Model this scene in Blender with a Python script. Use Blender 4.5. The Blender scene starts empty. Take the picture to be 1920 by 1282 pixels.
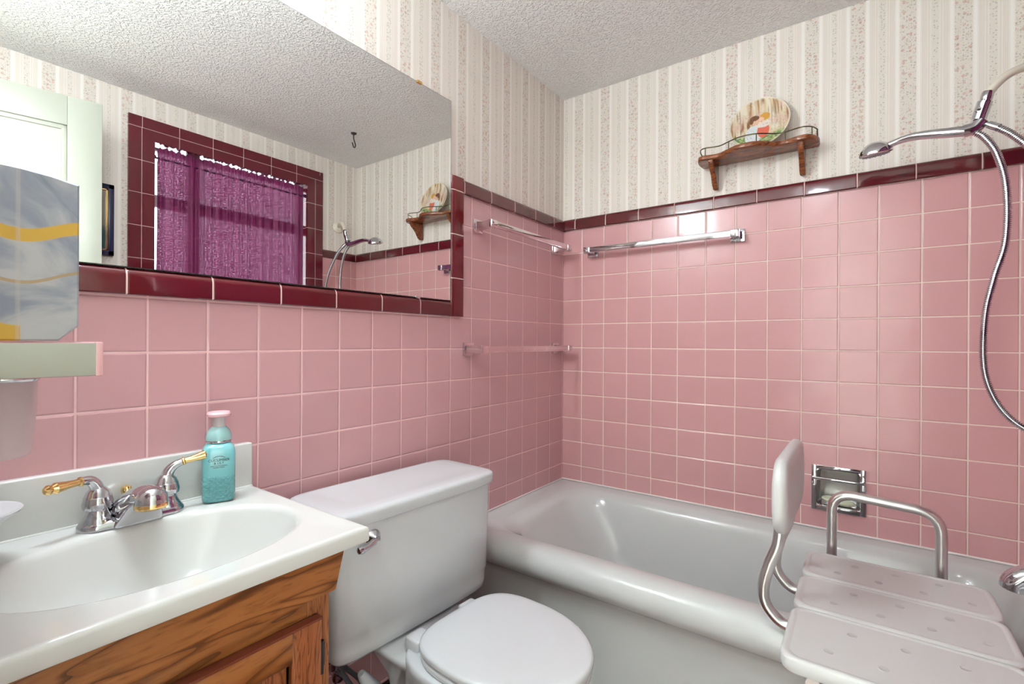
import bpy, bmesh, math, random
from math import sin, cos, pi, radians, sqrt, exp
from mathutils import Vector, Matrix
random.seed(7)
S = bpy.context.scene
C = S.collection

# ------------------------------------------------------------------ camera
P = 0.1095                      # wall tile pitch
Z0 = 1.093                      # height of the reference grout row
YAW, ROLL, FPX = 0.6275, 0.0049, 913.0
cam_d = bpy.data.cameras.new('camera'); cam = bpy.data.objects.new('camera', cam_d); C.objects.link(cam)
cam_d.sensor_width = 36.0; cam_d.lens = 36.0 * FPX / 1920.0; cam_d.clip_start = 0.02
cam.location = (-2.0118, -1.1593, Z0 + 0.0244)
fw = Vector((cos(YAW), sin(YAW), 0)); rt = Vector((sin(YAW), -cos(YAW), 0)); up = Vector((0, 0, 1))
r2 = rt * cos(ROLL) + up * sin(ROLL); u2 = up * cos(ROLL) - rt * sin(ROLL)
cam.rotation_euler = Matrix((r2, u2, -fw)).transposed().to_euler()
S.camera = cam

# ------------------------------------------------------------------ world, exposure
W = bpy.data.worlds.new('daylight'); S.world = W; W.use_nodes = True
bgn = W.node_tree.nodes['Background']; bgn.inputs[0].default_value = (0.90, 0.94, 1.0, 1); bgn.inputs[1].default_value = 4.6
S.view_settings.view_transform = 'Standard'; S.view_settings.look = 'None'
S.view_settings.gamma = 1.0; S.view_settings.exposure = 0.50; S.view_settings.use_curve_mapping = False

ROOM_X0 = -2.0; ROOM_Y0 = -1.61; CEIL = 2.267
VAN_LIGHT = 160.0      # vanity globe radiance
HALL_FILL = 1350.0
CEIL_LIGHT = 36.0

# ------------------------------------------------------------------ helpers
def lin(r, g, b):
    f = lambda c: ((c / 255 + 0.055) / 1.055) ** 2.4 if c / 255 > 0.04045 else c / 255 / 12.92
    return (f(r), f(g), f(b), 1)

def pmat(name, col, rough=0.4, metal=0.0, spec=0.5, coat=0.0, **kw):
    m = bpy.data.materials.new(name); m.use_nodes = True
    b = m.node_tree.nodes['Principled BSDF']
    b.inputs['Base Color'].default_value = col if len(col) == 4 else (*col, 1)
    b.inputs['Roughness'].default_value = rough; b.inputs['Metallic'].default_value = metal
    b.inputs['Specular IOR Level'].default_value = spec; b.inputs['Coat Weight'].default_value = coat
    for k, v in kw.items(): b.inputs[k.replace('_', ' ')].default_value = v
    return m

class N:
    """tiny expression builder for shader maths"""
    def __init__(s, m):
        s.m = m; s.t = m.node_tree; s.b = s.t.nodes['Principled BSDF']
        s.tc = s.t.nodes.new('ShaderNodeTexCoord'); s.sep = s.t.nodes.new('ShaderNodeSeparateXYZ')
        s.t.links.new(s.tc.outputs['Object'], s.sep.inputs[0])
        s.x, s.y, s.z = s.sep.outputs
    def put(s, sock, v):
        if isinstance(v, (int, float)): sock.default_value = v
        elif isinstance(v, tuple): sock.default_value = v
        else: s.t.links.new(v, sock)
    def M(s, op, a, b=0.0, c=None, clamp=False):
        n = s.t.nodes.new('ShaderNodeMath'); n.operation = op; n.use_clamp = clamp
        s.put(n.inputs[0], a); s.put(n.inputs[1], b)
        if c is not None: s.put(n.inputs[2], c)
        return n.outputs[0]
    def add(s, a, b): return s.M('ADD', a, b)
    def sub(s, a, b): return s.M('SUBTRACT', a, b)
    def mul(s, a, b): return s.M('MULTIPLY', a, b)
    def step(s, v, a, b):           # smooth 0..1 between a and b
        n = s.t.nodes.new('ShaderNodeMapRange'); n.interpolation_type = 'SMOOTHSTEP'
        s.put(n.inputs['Value'], v); n.inputs['From Min'].default_value = a; n.inputs['From Max'].default_value = b
        return n.outputs[0]
    def band(s, v, c, h, e=0.0006): # 1 inside |v-c|<h
        d = s.M('ABSOLUTE', s.sub(v, c)); return s.sub(1.0, s.step(d, h - e, h + e))
    def mix(s, f, a, b):
        n = s.t.nodes.new('ShaderNodeMix'); n.data_type = 'RGBA'
        s.put(n.inputs[0], f); s.put(n.inputs[6], a); s.put(n.inputs[7], b); return n.outputs[2]
    def vec(s, a, b, c=0.0):
        n = s.t.nodes.new('ShaderNodeCombineXYZ'); s.put(n.inputs[0], a); s.put(n.inputs[1], b); s.put(n.inputs[2], c); return n.outputs[0]
    def noise(s, v, scale, detail=2.0, dist=0.0):
        n = s.t.nodes.new('ShaderNodeTexNoise'); n.inputs['Scale'].default_value = scale; n.inputs['Detail'].default_value = detail
        n.inputs['Distortion'].default_value = dist
        if v is not None: s.put(n.inputs['Vector'], v)
        else: s.put(n.inputs['Vector'], s.tc.outputs['Object'])
        return n.outputs[0]
    def white(s, v):
        n = s.t.nodes.new('ShaderNodeTexWhiteNoise'); s.put(n.inputs['Vector'], v); return n.outputs['Value'], n.outputs['Color']
    def voro(s, v, scale, rnd=1.0):
        n = s.t.nodes.new('ShaderNodeTexVoronoi'); n.voronoi_dimensions = '2D'; n.inputs['Scale'].default_value = scale
        n.inputs['Randomness'].default_value = rnd; s.put(n.inputs['Vector'], v); return n.outputs['Distance'], n.outputs['Color']
    def seprgb(s, c):
        n = s.t.nodes.new('ShaderNodeSeparateColor'); s.t.links.new(c, n.inputs[0]); return n.outputs
    def bump(s, h, strength=1.0, dist=1.0):
        n = s.t.nodes.new('ShaderNodeBump'); n.inputs['Strength'].default_value = strength; n.inputs['Distance'].default_value = dist
        s.put(n.inputs['Height'], h); s.t.links.new(n.outputs[0], s.b.inputs['Normal']); return n.outputs[0]
    def color(s, c): s.put(s.b.inputs['Base Color'], c)
    def rough(s, r): s.put(s.b.inputs['Roughness'], r)

def grid(n, u, v, u0, v0, pu, pv, clip=None):
    """distance (m) to the nearest line of a tile grid, and cell coordinates"""
    a = n.M('DIVIDE', n.sub(u, u0), pu); b = n.M('DIVIDE', n.sub(v, v0), pv)
    fa = n.M('FRACT', a); fb = n.M('FRACT', b)
    da = n.mul(n.sub(0.5, n.M('ABSOLUTE', n.sub(fa, 0.5))), pu)
    db = n.mul(n.sub(0.5, n.M('ABSOLUTE', n.sub(fb, 0.5))), pv)
    return n.M('MINIMUM', da, db), fa, fb, n.M('FLOOR', a), n.M('FLOOR', b), da, db

def tile_mat(name, axis, u0, col, grout, pu=P, pv=P, v0=Z0, rough=0.2, tilt=0.0011, gw=0.0013, vary=0.035):
    m = pmat(name, col, rough, spec=0.5); n = N(m)
    u = n.x if axis == 'x' else n.y
    d, fa, fb, ia, ib, _, _ = grid(n, u, n.z, u0, v0, pu, pv)
    mask = n.step(d, gw, gw + 0.0007)
    val, wc = n.white(n.vec(ia, ib)); r, g, b = n.seprgb(wc)[0:3]
    h = n.mul(n.step(d, gw, gw + 0.0032), 0.0011)
    t1 = n.mul(n.mul(n.sub(r, 0.5), tilt), fa); t2 = n.mul(n.mul(n.sub(g, 0.5), tilt), fb)
    wav = n.mul(n.noise(None, 14.0, 1.0), 0.0010)
    n.bump(n.add(n.add(h, wav), n.add(t1, t2)))
    dark = tuple(c * (1 - vary) for c in col[:3]) + (1,); lite = tuple(min(1, c * (1 + vary)) for c in col[:3]) + (1,)
    body = n.mix(n.mul(n.add(b, n.noise(None, 3.0, 2.0)), 0.5), dark, lite)
    n.color(n.mix(mask, grout, body)); n.rough(n.add(n.mul(n.sub(1.0, mask), 0.6), rough))
    return m

def trim_mat(name, axis, u0, col=lin(98, 22, 30), pitch=0.1525, grout=lin(226, 190, 182)):
    m = pmat(name, col, 0.09, spec=0.6, coat=0.3); n = N(m)
    u = {'x': n.x, 'y': n.y, 'z': n.z}[axis]
    a = n.M('DIVIDE', n.sub(u, u0), pitch); fa = n.M('FRACT', a)
    d = n.mul(n.sub(0.5, n.M('ABSOLUTE', n.sub(fa, 0.5))), pitch)
    mask = n.step(d, 0.0010, 0.0018)
    v, wc = n.white(n.vec(n.M('FLOOR', a), 3.0)); r = n.seprgb(wc)[0]
    n.bump(n.add(n.mul(n.step(d, 0.001, 0.004), 0.0009), n.mul(n.noise(None, 18.0, 1.0), 0.0009)))
    d2 = tuple(c * 0.78 for c in col[:3]) + (1,)
    n.color(n.mix(mask, grout, n.mix(r, d2, col))); n.rough(n.add(0.09, n.mul(n.sub(1.0, mask), 0.6)))
    return m

def wallpaper_mat(name, axis, u0, off=0.0):
    m = pmat(name, lin(226, 214, 204), 0.75, spec=0.2); n = N(m)
    u = n.x if axis == 'x' else n.y; R = 0.1325
    a = n.add(n.M('DIVIDE', n.sub(u, u0), R), 0.5); f = n.mul(n.sub(n.M('FRACT', a), 0.5), R)   # -R/2..R/2 about the wide band
    f = n.M('ABSOLUTE', f)
    base = n.mix(n.noise(n.vec(n.mul(u, 60), n.mul(n.z, 6)), 4.0, 3.0), lin(233, 222, 213), lin(241, 232, 224))
    wide = n.band(f, 0.0, 0.0205, 0.001)
    nar = n.band(f, R / 2, 0.0085, 0.001)
    whi = n.band(f, 0.0275, 0.0035, 0.0006)
    col = n.mix(n.mul(wide, 0.9), base, lin(229, 219, 209))
    col = n.mix(n.mul(nar, 0.9), col, lin(230, 221, 211))
    col = n.mix(n.mul(whi, 0.75), col, lin(246, 241, 236))
    lines = None
    for c in (0.0365, 0.0405, 0.0445, 0.0515):
        l = n.band(f, c, 0.0006, 0.0006); lines = l if lines is None else n.add(lines, l)
    col = n.mix(n.mul(lines, 0.45), col, lin(204, 186, 172))
    # lace edge beside the white stripe
    wob = n.add(n.mul(n.M('SINE', n.mul(n.z, 420.0)), 0.0014), 0.0225)
    lace = n.sub(1.0, n.step(n.M('ABSOLUTE', n.sub(f, wob)), 0.0004, 0.0012))
    col = n.mix(n.mul(lace, 0.6), col, lin(250, 244, 238))
    uv = n.vec(u, n.z)
    for sc, rad, dens, zone, cl in ((62.0, 0.34, 0.35, wide, (lin(206, 132, 122), lin(212, 150, 138))),
                                (105.0, 0.30, 0.45, wide, (lin(120, 132, 118), lin(170, 150, 128))),
                                (170.0, 0.28, 0.4, wide, (lin(150, 150, 150), lin(188, 150, 136))),
                                (150.0, 0.34, 0.5, nar, (lin(176, 140, 130), lin(136, 144, 132)))):
        dd, cc = n.voro(uv, sc); rr, gg, bb = n.seprgb(cc)[0:3]
        msk = n.mul(n.sub(1.0, n.step(dd, rad * 0.6, rad)), n.mul(n.M('LESS_THAN', rr, dens), zone))
        col = n.mix(n.mul(msk, 0.48), col, n.mix(gg, cl[0], cl[1]))
    vine = n.sub(1.0, n.step(n.M('ABSOLUTE', n.sub(n.noise(n.vec(n.mul(u, 1.0), n.z), 75.0, 1.0, 0.8), 0.5)), 0.006, 0.02))
    col = n.mix(n.mul(n.mul(vine, wide), 0.22), col, lin(150, 148, 130))
    n.color(col); n.bump(n.mul(n.noise(None, 320.0, 2.0), 0.0004))
    return m

def newbm(): return bmesh.new()

def obj(name, bm, mat, parent=None, smooth=True, local=False, kind=None, angle=35):
    me = bpy.data.meshes.new(name); bmesh.ops.recalc_face_normals(bm, faces=bm.faces); bm.to_mesh(me); bm.free()
    o = bpy.data.objects.new(name, me); C.objects.link(o)
    for mm in (mat if isinstance(mat, (list, tuple)) else [mat]): me.materials.append(mm)
    if smooth:
        for p in me.polygons: p.use_smooth = True
        try: me.set_sharp_from_angle(angle=radians(angle))
        except Exception: pass
    if parent is not None:
        o.parent = parent
        if not local: o.matrix_parent_inverse = root_inv(parent)
    if kind: o['kind'] = kind
    return o

def root_inv(p):
    m = Matrix.Identity(4)
    while p is not None:
        m = p.matrix_parent_inverse @ (Matrix.LocRotScale(p.location, p.rotation_euler, p.scale)) if False else m
        if p.type == 'EMPTY':
            m = Matrix.LocRotScale(p.location, p.rotation_euler, p.scale).inverted()
        p = p.parent if p.type != 'EMPTY' else None
    return m

def subobj(name, bm, mat, parent, **kw):
    """child of a mesh part: both keep the same local frame"""
    o = obj(name, bm, mat, None, **kw); o.parent = parent
    return o

def thing(name, loc, label, cat, rz=0.0, group=None):
    o = bpy.data.objects.new(name, None); C.objects.link(o); o.location = loc; o.rotation_euler = (0, 0, rz)
    o.empty_display_size = 0.05
    o['label'] = label; o['category'] = cat
    if group: o['group'] = group
    return o

def tag(o, label, cat, group=None):
    o['label'] = label; o['category'] = cat
    if group: o['group'] = group
    return o

def box(bm, x0, x1, y0, y1, z0, z1, bev=0.0, seg=2, M=None):
    t = bmesh.new()
    vs = [t.verts.new((x, y, z)) for x in (x0, x1) for y in (y0, y1) for z in (z0, z1)]
    for q in ((0, 1, 3, 2), (4, 6, 7, 5), (0, 4, 5, 1), (2, 3, 7, 6), (0, 2, 6, 4), (1, 5, 7, 3)):
        t.faces.new([vs[i] for i in q])
    bmesh.ops.recalc_face_normals(t, faces=t.faces)
    if bev: bmesh.ops.bevel(t, geom=list(t.edges), offset=bev, segments=seg, profile=0.5, affect='EDGES')
    join(bm, t, M)

def join(bm, t, M=None):
    me = bpy.data.meshes.new('tmp'); t.to_mesh(me); t.free()
    if M is not None: me.transform(M)
    bm.from_mesh(me); bpy.data.meshes.remove(me)

def loft(bm, rings, cap0=True, cap1=True, closed=True):
    vr = [[bm.verts.new(p) for p in r] for r in rings]
    for a, b in zip(vr, vr[1:]):
        k = len(a)
        for i in range(k if closed else k - 1):
            j = (i + 1) % k; bm.faces.new((a[i], a[j], b[j], b[i]))
    if cap0: bm.faces.new(vr[0][::-1])
    if cap1: bm.faces.new(vr[-1])
    return vr

def smooth_path(pts, n=8, closed=False):
    pts = [Vector(p) for p in pts]; out = []
    L = len(pts)
    for i in range(L - 1 if not closed else L):
        g = lambda k: pts[k % L] if closed else pts[max(0, min(L - 1, k))]
        p0, p1, p2, p3 = g(i - 1), g(i), g(i + 1), g(i + 2)
        for k in range(n):
            t = k / n
            out.append(0.5 * ((2 * p1) + (p2 - p0) * t + (2 * p0 - 5 * p1 + 4 * p2 - p3) * t * t + (3 * p1 - p0 - 3 * p2 + p3) * t ** 3))
    if not closed: out.append(pts[-1])
    return out

def fillet(pts, r, n=6):
    """polyline with rounded corners"""
    pts = [Vector(p) for p in pts]; out = [pts[0]]
    for i in range(1, len(pts) - 1):
        a, b, c = pts[i - 1], pts[i], pts[i + 1]
        rr = min(r, (a - b).length * 0.49, (c - b).length * 0.49)
        p, q = b + (a - b).normalized() * rr, b + (c - b).normalized() * rr
        for k in range(n + 1):
            t = k / n; out.append(p * (1 - t) ** 2 + b * 2 * t * (1 - t) + q * t * t)
    out.append(pts[-1]); return out

def tube(bm, path, r, seg=14, cap=True, flat=None, up=None):
    path = [Vector(p) for p in path]; nP = len(path)
    rad = r if callable(r) else (lambda t: r)
    T = [(path[min(i + 1, nP - 1)] - path[max(i - 1, 0)]).normalized() for i in range(nP)]
    ref = Vector(up) if up else (Vector((0, 0, 1)) if abs(T[0].z) < 0.9 else Vector((1, 0, 0)))
    nrm = (ref - T[0] * ref.dot(T[0])).normalized(); rings = []
    for i in range(nP):
        if i: nrm = (nrm - T[i] * nrm.dot(T[i])).normalized()
        bi = T[i].cross(nrm); rr = rad(i / max(1, nP - 1)); fl = flat(i / max(1, nP - 1)) if callable(flat) else (flat or 1.0)
        rings.append([path[i] + nrm * cos(a) * rr * fl + bi * sin(a) * rr for a in [2 * pi * k / seg for k in range(seg)]])
    loft(bm, rings, cap, cap)

def lathe(bm, prof, cx=0, cy=0, seg=32, M=None, axis=None):
    t = bmesh.new(); rings = []
    for r, z in prof:
        rings.append([(max(r, 1e-5) * cos(2 * pi * k / seg), max(r, 1e-5) * sin(2 * pi * k / seg), z) for k in range(seg)])
    loft(t, rings, prof[0][0] > 1e-4, prof[-1][0] > 1e-4)
    bmesh.ops.remove_doubles(t, verts=t.verts, dist=2e-5)
    join(bm, t, (Matrix.Translation((cx, cy, 0)) if M is None else M))

def align(p, d, ref=(0, 0, 1)):
    """matrix placing local z along d at p"""
    d = Vector(d).normalized(); q = d.to_track_quat('Z', 'Y'); return Matrix.Translation(p) @ q.to_matrix().to_4x4()

def rrect(x0, x1, y0, y1, r, z, n=8):
    r = max(1e-4, min(r, (x1 - x0) / 2 - 1e-4, (y1 - y0) / 2 - 1e-4)); out = []
    for cx, cy, a0 in ((x1 - r, y1 - r, 0), (x0 + r, y1 - r, 90), (x0 + r, y0 + r, 180), (x1 - r, y0 + r, 270)):
        for k in range(n + 1):
            a = radians(a0 + 90 * k / n); out.append((cx + r * cos(a), cy + r * sin(a), z))
    return out

def prism(bm, outline, z0, z1, bev=0.0, seg=3, M=None):
    """outline in xy extruded z0..z1 with rounded rims"""
    t = bmesh.new()
    a = [t.verts.new((x, y, z0)) for x, y in outline]; b = [t.verts.new((x, y, z1)) for x, y in outline]
    k = len(a); t.faces.new(a[::-1]); t.faces.new(b)
    for i in range(k): t.faces.new((a[i], a[(i + 1) % k], b[(i + 1) % k], b[i]))
    bmesh.ops.recalc_face_normals(t, faces=t.faces)
    if bev:
        es = [e for e in t.edges if abs(e.verts[0].co.z - e.verts[1].co.z) < 1e-7]
        bmesh.ops.bevel(t, geom=es, offset=bev, segments=seg, profile=0.5, affect='EDGES')
    join(bm, t, M)

def vcol(o, fn):
    me = o.data; ca = me.color_attributes.new('paint', 'FLOAT_COLOR', 'POINT')
    for i, v in enumerate(me.vertices): ca.data[i].color = fn(v.co)

def vcol_mat(name, rough=0.2, **kw):
    m = pmat(name, (1, 1, 1, 1), rough, **kw); t = m.node_tree
    a = t.nodes.new('ShaderNodeAttribute'); a.attribute_name = 'paint'
    t.links.new(a.outputs['Color'], t.nodes['Principled BSDF'].inputs['Base Color']); return m

# ------------------------------------------------------------------ materials
PINK = lin(209, 160, 164); GROUT_L = lin(240, 196, 196); GROUT_R = lin(236, 212, 202)
tileL = tile_mat('pink_tile_vanity_wall', 'x', -0.0878 * P, PINK, GROUT_L)
tileR = tile_mat('pink_tile_tub_wall', 'y', -0.9058 * P, lin(208, 155, 157), GROUT_R)
tileF = tile_mat('pink_tile_window_wall', 'x', -0.4 * P, lin(208, 155, 157), GROUT_R)
wpL = wallpaper_mat('striped_floral_wallpaper_vanity_wall', 'x', -0.184 - 0.0)
wpR = wallpaper_mat('striped_floral_wallpaper_tub_wall', 'y', -0.075)
wpF = wallpaper_mat('striped_floral_wallpaper_window_wall', 'x', -0.05)
wpB = wallpaper_mat('striped_floral_wallpaper_door_wall', 'y', -0.05)
porcelain = pmat('white_porcelain', lin(212, 213, 216), 0.07, spec=0.5, coat=0.2)
tub_enamel = pmat('off_white_enamel', lin(206, 206, 205), 0.10, spec=0.5)
cultured = pmat('white_cultured_marble', lin(220, 219, 216), 0.12, spec=0.5)
seat_white = pmat('white_plastic_seat', lin(214, 214, 217), 0.16)
bench_white = pmat('white_moulded_plastic', lin(208, 206, 205), 0.33)
chrome = pmat('chrome', (0.60, 0.60, 0.63, 1), 0.07, 1.0)
satin = pmat('dull_bar_metal', (0.70, 0.62, 0.64, 1), 0.12, 1.0)
alu = pmat('brushed_aluminium', (0.66, 0.65, 0.64, 1), 0.28, 1.0)
brass = pmat('polished_brass', (0.90, 0.62, 0.26, 1), 0.10, 1.0)
dkbrass = pmat('aged_brass_wire', (0.20, 0.17, 0.10, 1), 0.32, 1.0)
mirror_m = pmat('silvered_mirror', (0.81, 0.81, 0.795, 1), 0.0, 1.0)
mirror_edge = pmat('mirror_edge', (0.05, 0.055, 0.05, 1), 0.3)
iron = pmat('dark_iron', (0.05, 0.045, 0.04, 1), 0.4, 0.6)
white_paint = pmat('white_gloss_paint', lin(236, 235, 226), 0.3)
black_tile = trim_mat('black_base_tile', 'x', -0.997, lin(22, 16, 18), 0.1525)
caulk = pmat('white_caulk', lin(238, 228, 226), 0.5)

def ceiling_mat():
    m = pmat('popcorn_ceiling_paint', lin(249, 247, 244), 0.85, spec=0.2); n = N(m)
    a = n.noise(None, 125.0, 2.0, 0.15); b = n.noise(None, 55.0, 2.0)
    h = n.add(n.mul(n.step(a, 0.40, 0.75), 0.0036), n.mul(b, 0.0015))
    n.bump(h, 1.0, 1.0); return m
ceil_m = ceiling_mat()

def wood_mat(name, dark, mid, light, sx=1.0, sy=1.0, sz=1.0, rough=0.28, scale=9.0, distort=3.2):
    m = pmat(name, mid, rough, coat=0.15); n = N(m)
    v = n.vec(n.mul(n.x, sx), n.mul(n.y, sy), n.mul(n.z, sz))
    big = n.noise(v, scale, 1.6, distort)
    rings = n.M('FRACT', n.mul(big, 5.0)); rg = n.step(n.M('ABSOLUTE', n.sub(rings, 0.5)), 0.12, 0.5)
    fine = n.noise(n.vec(n.mul(n.x, sx * 6), n.mul(n.y, sy * 6), n.mul(n.z, sz * 6)), scale * 2.2, 4.0, 0.3)
    c = n.mix(rg, light, mid); c = n.mix(n.mul(n.step(rings, 0.72, 1.0), 0.75), c, dark)
    c = n.mix(n.mul(n.step(fine, 0.50, 0.75), 0.42), c, dark)
    n.color(c); n.bump(n.mul(fine, 0.0006)); return m
oakH = wood_mat('oak_grain_horizontal', lin(84, 44, 20), lin(146, 86, 42), lin(168, 106, 58), 1.1, 3.0, 7.0, scale=2.3, distort=1.1)
oakV = wood_mat('oak_grain_vertical', lin(84, 44, 20), lin(142, 82, 42), lin(164, 102, 58), 14.0, 6.0, 1.3, scale=2.6)
walnut = wood_mat('dark_stained_shelf_wood', lin(74, 34, 14), lin(120, 62, 30), lin(146, 80, 42), 5.0, 1.0, 8.0, scale=6.0, distort=1.0, rough=0.22)

# ------------------------------------------------------------------ room shell
def slab(bm, x0, x1, y0, y1, z0, z1): box(bm, x0, x1, y0, y1, z0, z1)
T = 0.006
NY0, NY1, NZ0, NZ1 = -1.150, -1.022, 0.552, 0.682      # soap niche opening
# vanity wall
bm = newbm(); slab(bm, -2.12, 0.12, T, 0.12, -0.02, CEIL + 0.1); wl = obj('wall_left', bm, wpL, smooth=False, kind='structure')
bm = newbm(); slab(bm, ROOM_X0, -0.754, 0, T, 0.10, 1.215); slab(bm, -0.754, 0, 0, T, 0.10, 1.645)
subobj('tile_panel', bm, tileL, wl, smooth=False)
# tub wall, with the recess of the soap dish
def holed(bm, x0, x1, y0, y1, z0, z1):
    slab(bm, x0, x1, y0, NY0, z0, z1); slab(bm, x0, x1, NY1, y1, z0, z1)
    slab(bm, x0, x1, NY0, NY1, z0, NZ0); slab(bm, x0, x1, NY0, NY1, NZ1, z1)
bm = newbm(); holed(bm, T, 0.12, ROOM_Y0 - 0.12, T, -0.02, CEIL + 0.1); wr = obj('wall_right', bm, wpR, smooth=False, kind='structure')
bm = newbm(); holed(bm, 0, T, ROOM_Y0, 0, 0.10, 1.645); subobj('tile_panel', bm, tileR, wr, smooth=False)
# window wall
WX0, WX1, WZ0, WZ1 = -1.140, -0.351, 1.12, 2.062
bm = newbm(); y0, y1 = ROOM_Y0 - 0.14, ROOM_Y0
slab(bm, -2.12, WX0, y0, y1, -0.02, CEIL + 0.1); slab(bm, WX1, 0.12, y0, y1, -0.02, CEIL + 0.1)
slab(bm, WX0, WX1, y0, y1, -0.02, WZ0); slab(bm, WX0, WX1, y0, y1, WZ1, CEIL + 0.1)
wf = obj('wall_front', bm, wpF, smooth=False, kind='structure')
bm = newbm(); slab(bm, -0.25, 0, y1, y1 + T, 0.10, 1.645); slab(bm, ROOM_X0, -0.25, y1, y1 + T, 0.10, 1.02)
subobj('tile_panel', bm, tileF, wf, smooth=False)
# door wall with the doorway
DY0, DY1, DZ = -1.495, -0.82, 2.085
bm = newbm(); x0, x1 = -2.11, ROOM_X0
slab(bm, x0, x1, ROOM_Y0 - 0.14, DY0, -0.02, CEIL + 0.1); slab(bm, x0, x1, DY1, 0.12, -0.02, CEIL + 0.1); slab(bm, x0, x1, DY0, DY1, DZ, CEIL + 0.1)
wb = obj('wall_back', bm, wpB, smooth=False, kind='structure')
# hallway outside the door
hall = pmat('hall_paint', lin(240, 238, 232), 0.7)
bm = newbm(); slab(bm, -3.30, -3.20, -2.4, 0.6, -0.02, 2.5); slab(bm, -3.2, -2.11, -2.5, -2.4, -0.02, 2.5); slab(bm, -3.2, -2.11, 0.6, 0.7, -0.02, 2.5)
slab(bm, -2.14, -2.11, -2.4, DY0, -0.02, 2.5); slab(bm, -2.14, -2.11, DY1, 0.6, -0.02, 2.5); slab(bm, -2.14, -2.11, DY0, DY1, DZ, 2.5)
obj('wall_hall', bm, hall, smooth=False, kind='structure')
bm = newbm(); slab(bm, -2.12, 0.12, ROOM_Y0 - 0.14, 0.12, CEIL, CEIL + 0.1); obj('ceiling', bm, ceil_m, smooth=False, kind='structure')
bm = newbm(); slab(bm, -3.3, -2.11, -2.5, 0.7, 2.45, 2.55); obj('ceiling_hall', bm, pmat('hall_ceiling', lin(235, 232, 226), 0.8), smooth=False, kind='structure')
fl = tile_mat('maroon_floor_tile', 'x', 0.0, lin(116, 44, 40), lin(90, 60, 56), rough=0.25)
bm = newbm(); slab(bm, -2.05, 0.12, ROOM_Y0 - 0.14, 0.12, -0.1, 0.0)
fm = pmat('dark_red_floor_tile', lin(112, 42, 38), 0.25); n = N(fm)
d, *_r = grid(n, n.x, n.y, 0.0, 0.0, P, P); n.color(n.mix(n.step(d, 0.001, 0.002), lin(120, 92, 86), lin(112, 40, 36)))
obj('floor', bm, fm, smooth=False, kind='structure')

bm = newbm(); slab(bm, -3.3, -2.05, -2.5, 0.7, -0.1, 0.0); obj('floor_hall', bm, pmat('pale_bounce_floor', lin(222, 216, 204), 0.9), smooth=False, kind='structure')  # unseen hall floor, made pale to bounce light up to the bathroom ceiling
# ---- maroon cap trims (rounded top profile)
def trim_bar(name, a, b, zc, axis, plane, w, mat, nrm, rev=False, depth=0.013, full=False):
    """bar from a to b along axis; plane = wall coordinate; nrm = +-1 room side; rounded edge up (or down)"""
    prof = []                       # (out, height)
    rr = depth
    prof.append((-0.004, 0)); prof.append((rr * 0.85, 0)); prof.append((rr, 0.002))
    k = 6; top = w
    for i in range(k + 1):
        t = i / k * pi / 2; prof.append((rr * cos(t), top - 0.016 + 0.016 * sin(t)))
    prof.append((-0.004, top))
    if rev: prof = [(o, w - h) for o, h in prof]
    rings = []
    for u in (a, b):
        ring = []
        for o, h in prof:
            if axis == 'x': ring.append((u, plane + nrm * o, zc + h))
            elif axis == 'y': ring.append((plane + nrm * o, u, zc + h))
            else: ring.append((zc + h, plane + nrm * o, u))
        rings.append(ring)
    bm = newbm(); loft(bm, rings)
    return obj(name, bm, mat, kind='structure', angle=30)
ZC = Z0 + 5 * P
trim_bar('trim_1', -0.7225, -0.0, ZC, 'x', 0, 0.0505, trim_mat('maroon_trim_a', 'x', -0.109), -1)
trim_bar('trim_2', 0, ROOM_Y0, ZC, 'y', 0, 0.052, trim_mat('maroon_trim_b', 'y', -0.068), -1)
trim_bar('trim_3', 1.205, ZC + 0.0505, -0.7845, 'z', 0, 0.062, trim_mat('maroon_trim_c', 'z', 1.337, col=lin(108, 20, 30)), -1, rev=True)
trim_bar('trim_4', ROOM_X0, -0.7845, 1.2055, 'x', 0, 0.0515, trim_mat('maroon_trim_d', 'x', -0.775), -1)
trim_bar('trim_5', -0.25, 0, ZC, 'x', ROOM_Y0, 0.0505, trim_mat('maroon_trim_e', 'x', -0.1), 1)
# window surround, two rows of 2 x 6 tiles all round
def surround():
    m = pmat('maroon_window_tile', lin(94, 20, 34), 0.1, coat=0.3); n = N(m)
    cx, cz = (WX0 + WX1) / 2, (WZ0 + WZ1) / 2; hx, hz = (WX1 - WX0) / 2, (WZ1 - WZ0) / 2
    ax = n.sub(n.M('ABSOLUTE', n.sub(n.x, cx)), hx); az = n.sub(n.M('ABSOLUTE', n.sub(n.z, cz)), hz)
    side = n.M('GREATER_THAN', ax, az)
    row = n.M('MAXIMUM', ax, az)
    l1 = n.band(row, 0.0485, 0.001, 0.0005)
    inside_side = n.M('LESS_THAN', ax, 0.0485)
    ux = n.mul(n.sub(0.5, n.M('ABSOLUTE', n.sub(n.M('FRACT', n.M('DIVIDE', n.sub(n.x, -1.187), 0.1525)), 0.5))), 0.1525)
    uz = n.mul(n.sub(0.5, n.M('ABSOLUTE', n.sub(n.M('FRACT', n.M('DIVIDE', n.sub(n.z, 2.110), 0.1525)), 0.5))), 0.1525)
    rs = n.add(n.mul(ux, n.sub(1.0, side)), n.mul(uz, side))
    l2 = n.sub(1.0, n.step(rs, 0.0008, 0.0014))
    g = n.M('MAXIMUM', l1, l2)
    n.color(n.mix(g, lin(98, 22, 36), lin(228, 190, 190))); n.rough(n.add(0.1, n.mul(g, 0.5)))
    n.bump(n.mul(n.sub(1.0, g), 0.0006)); return m
sm = surround(); bm = newbm(); F0, F1 = ROOM_Y0, ROOM_Y0 + 0.012
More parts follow.
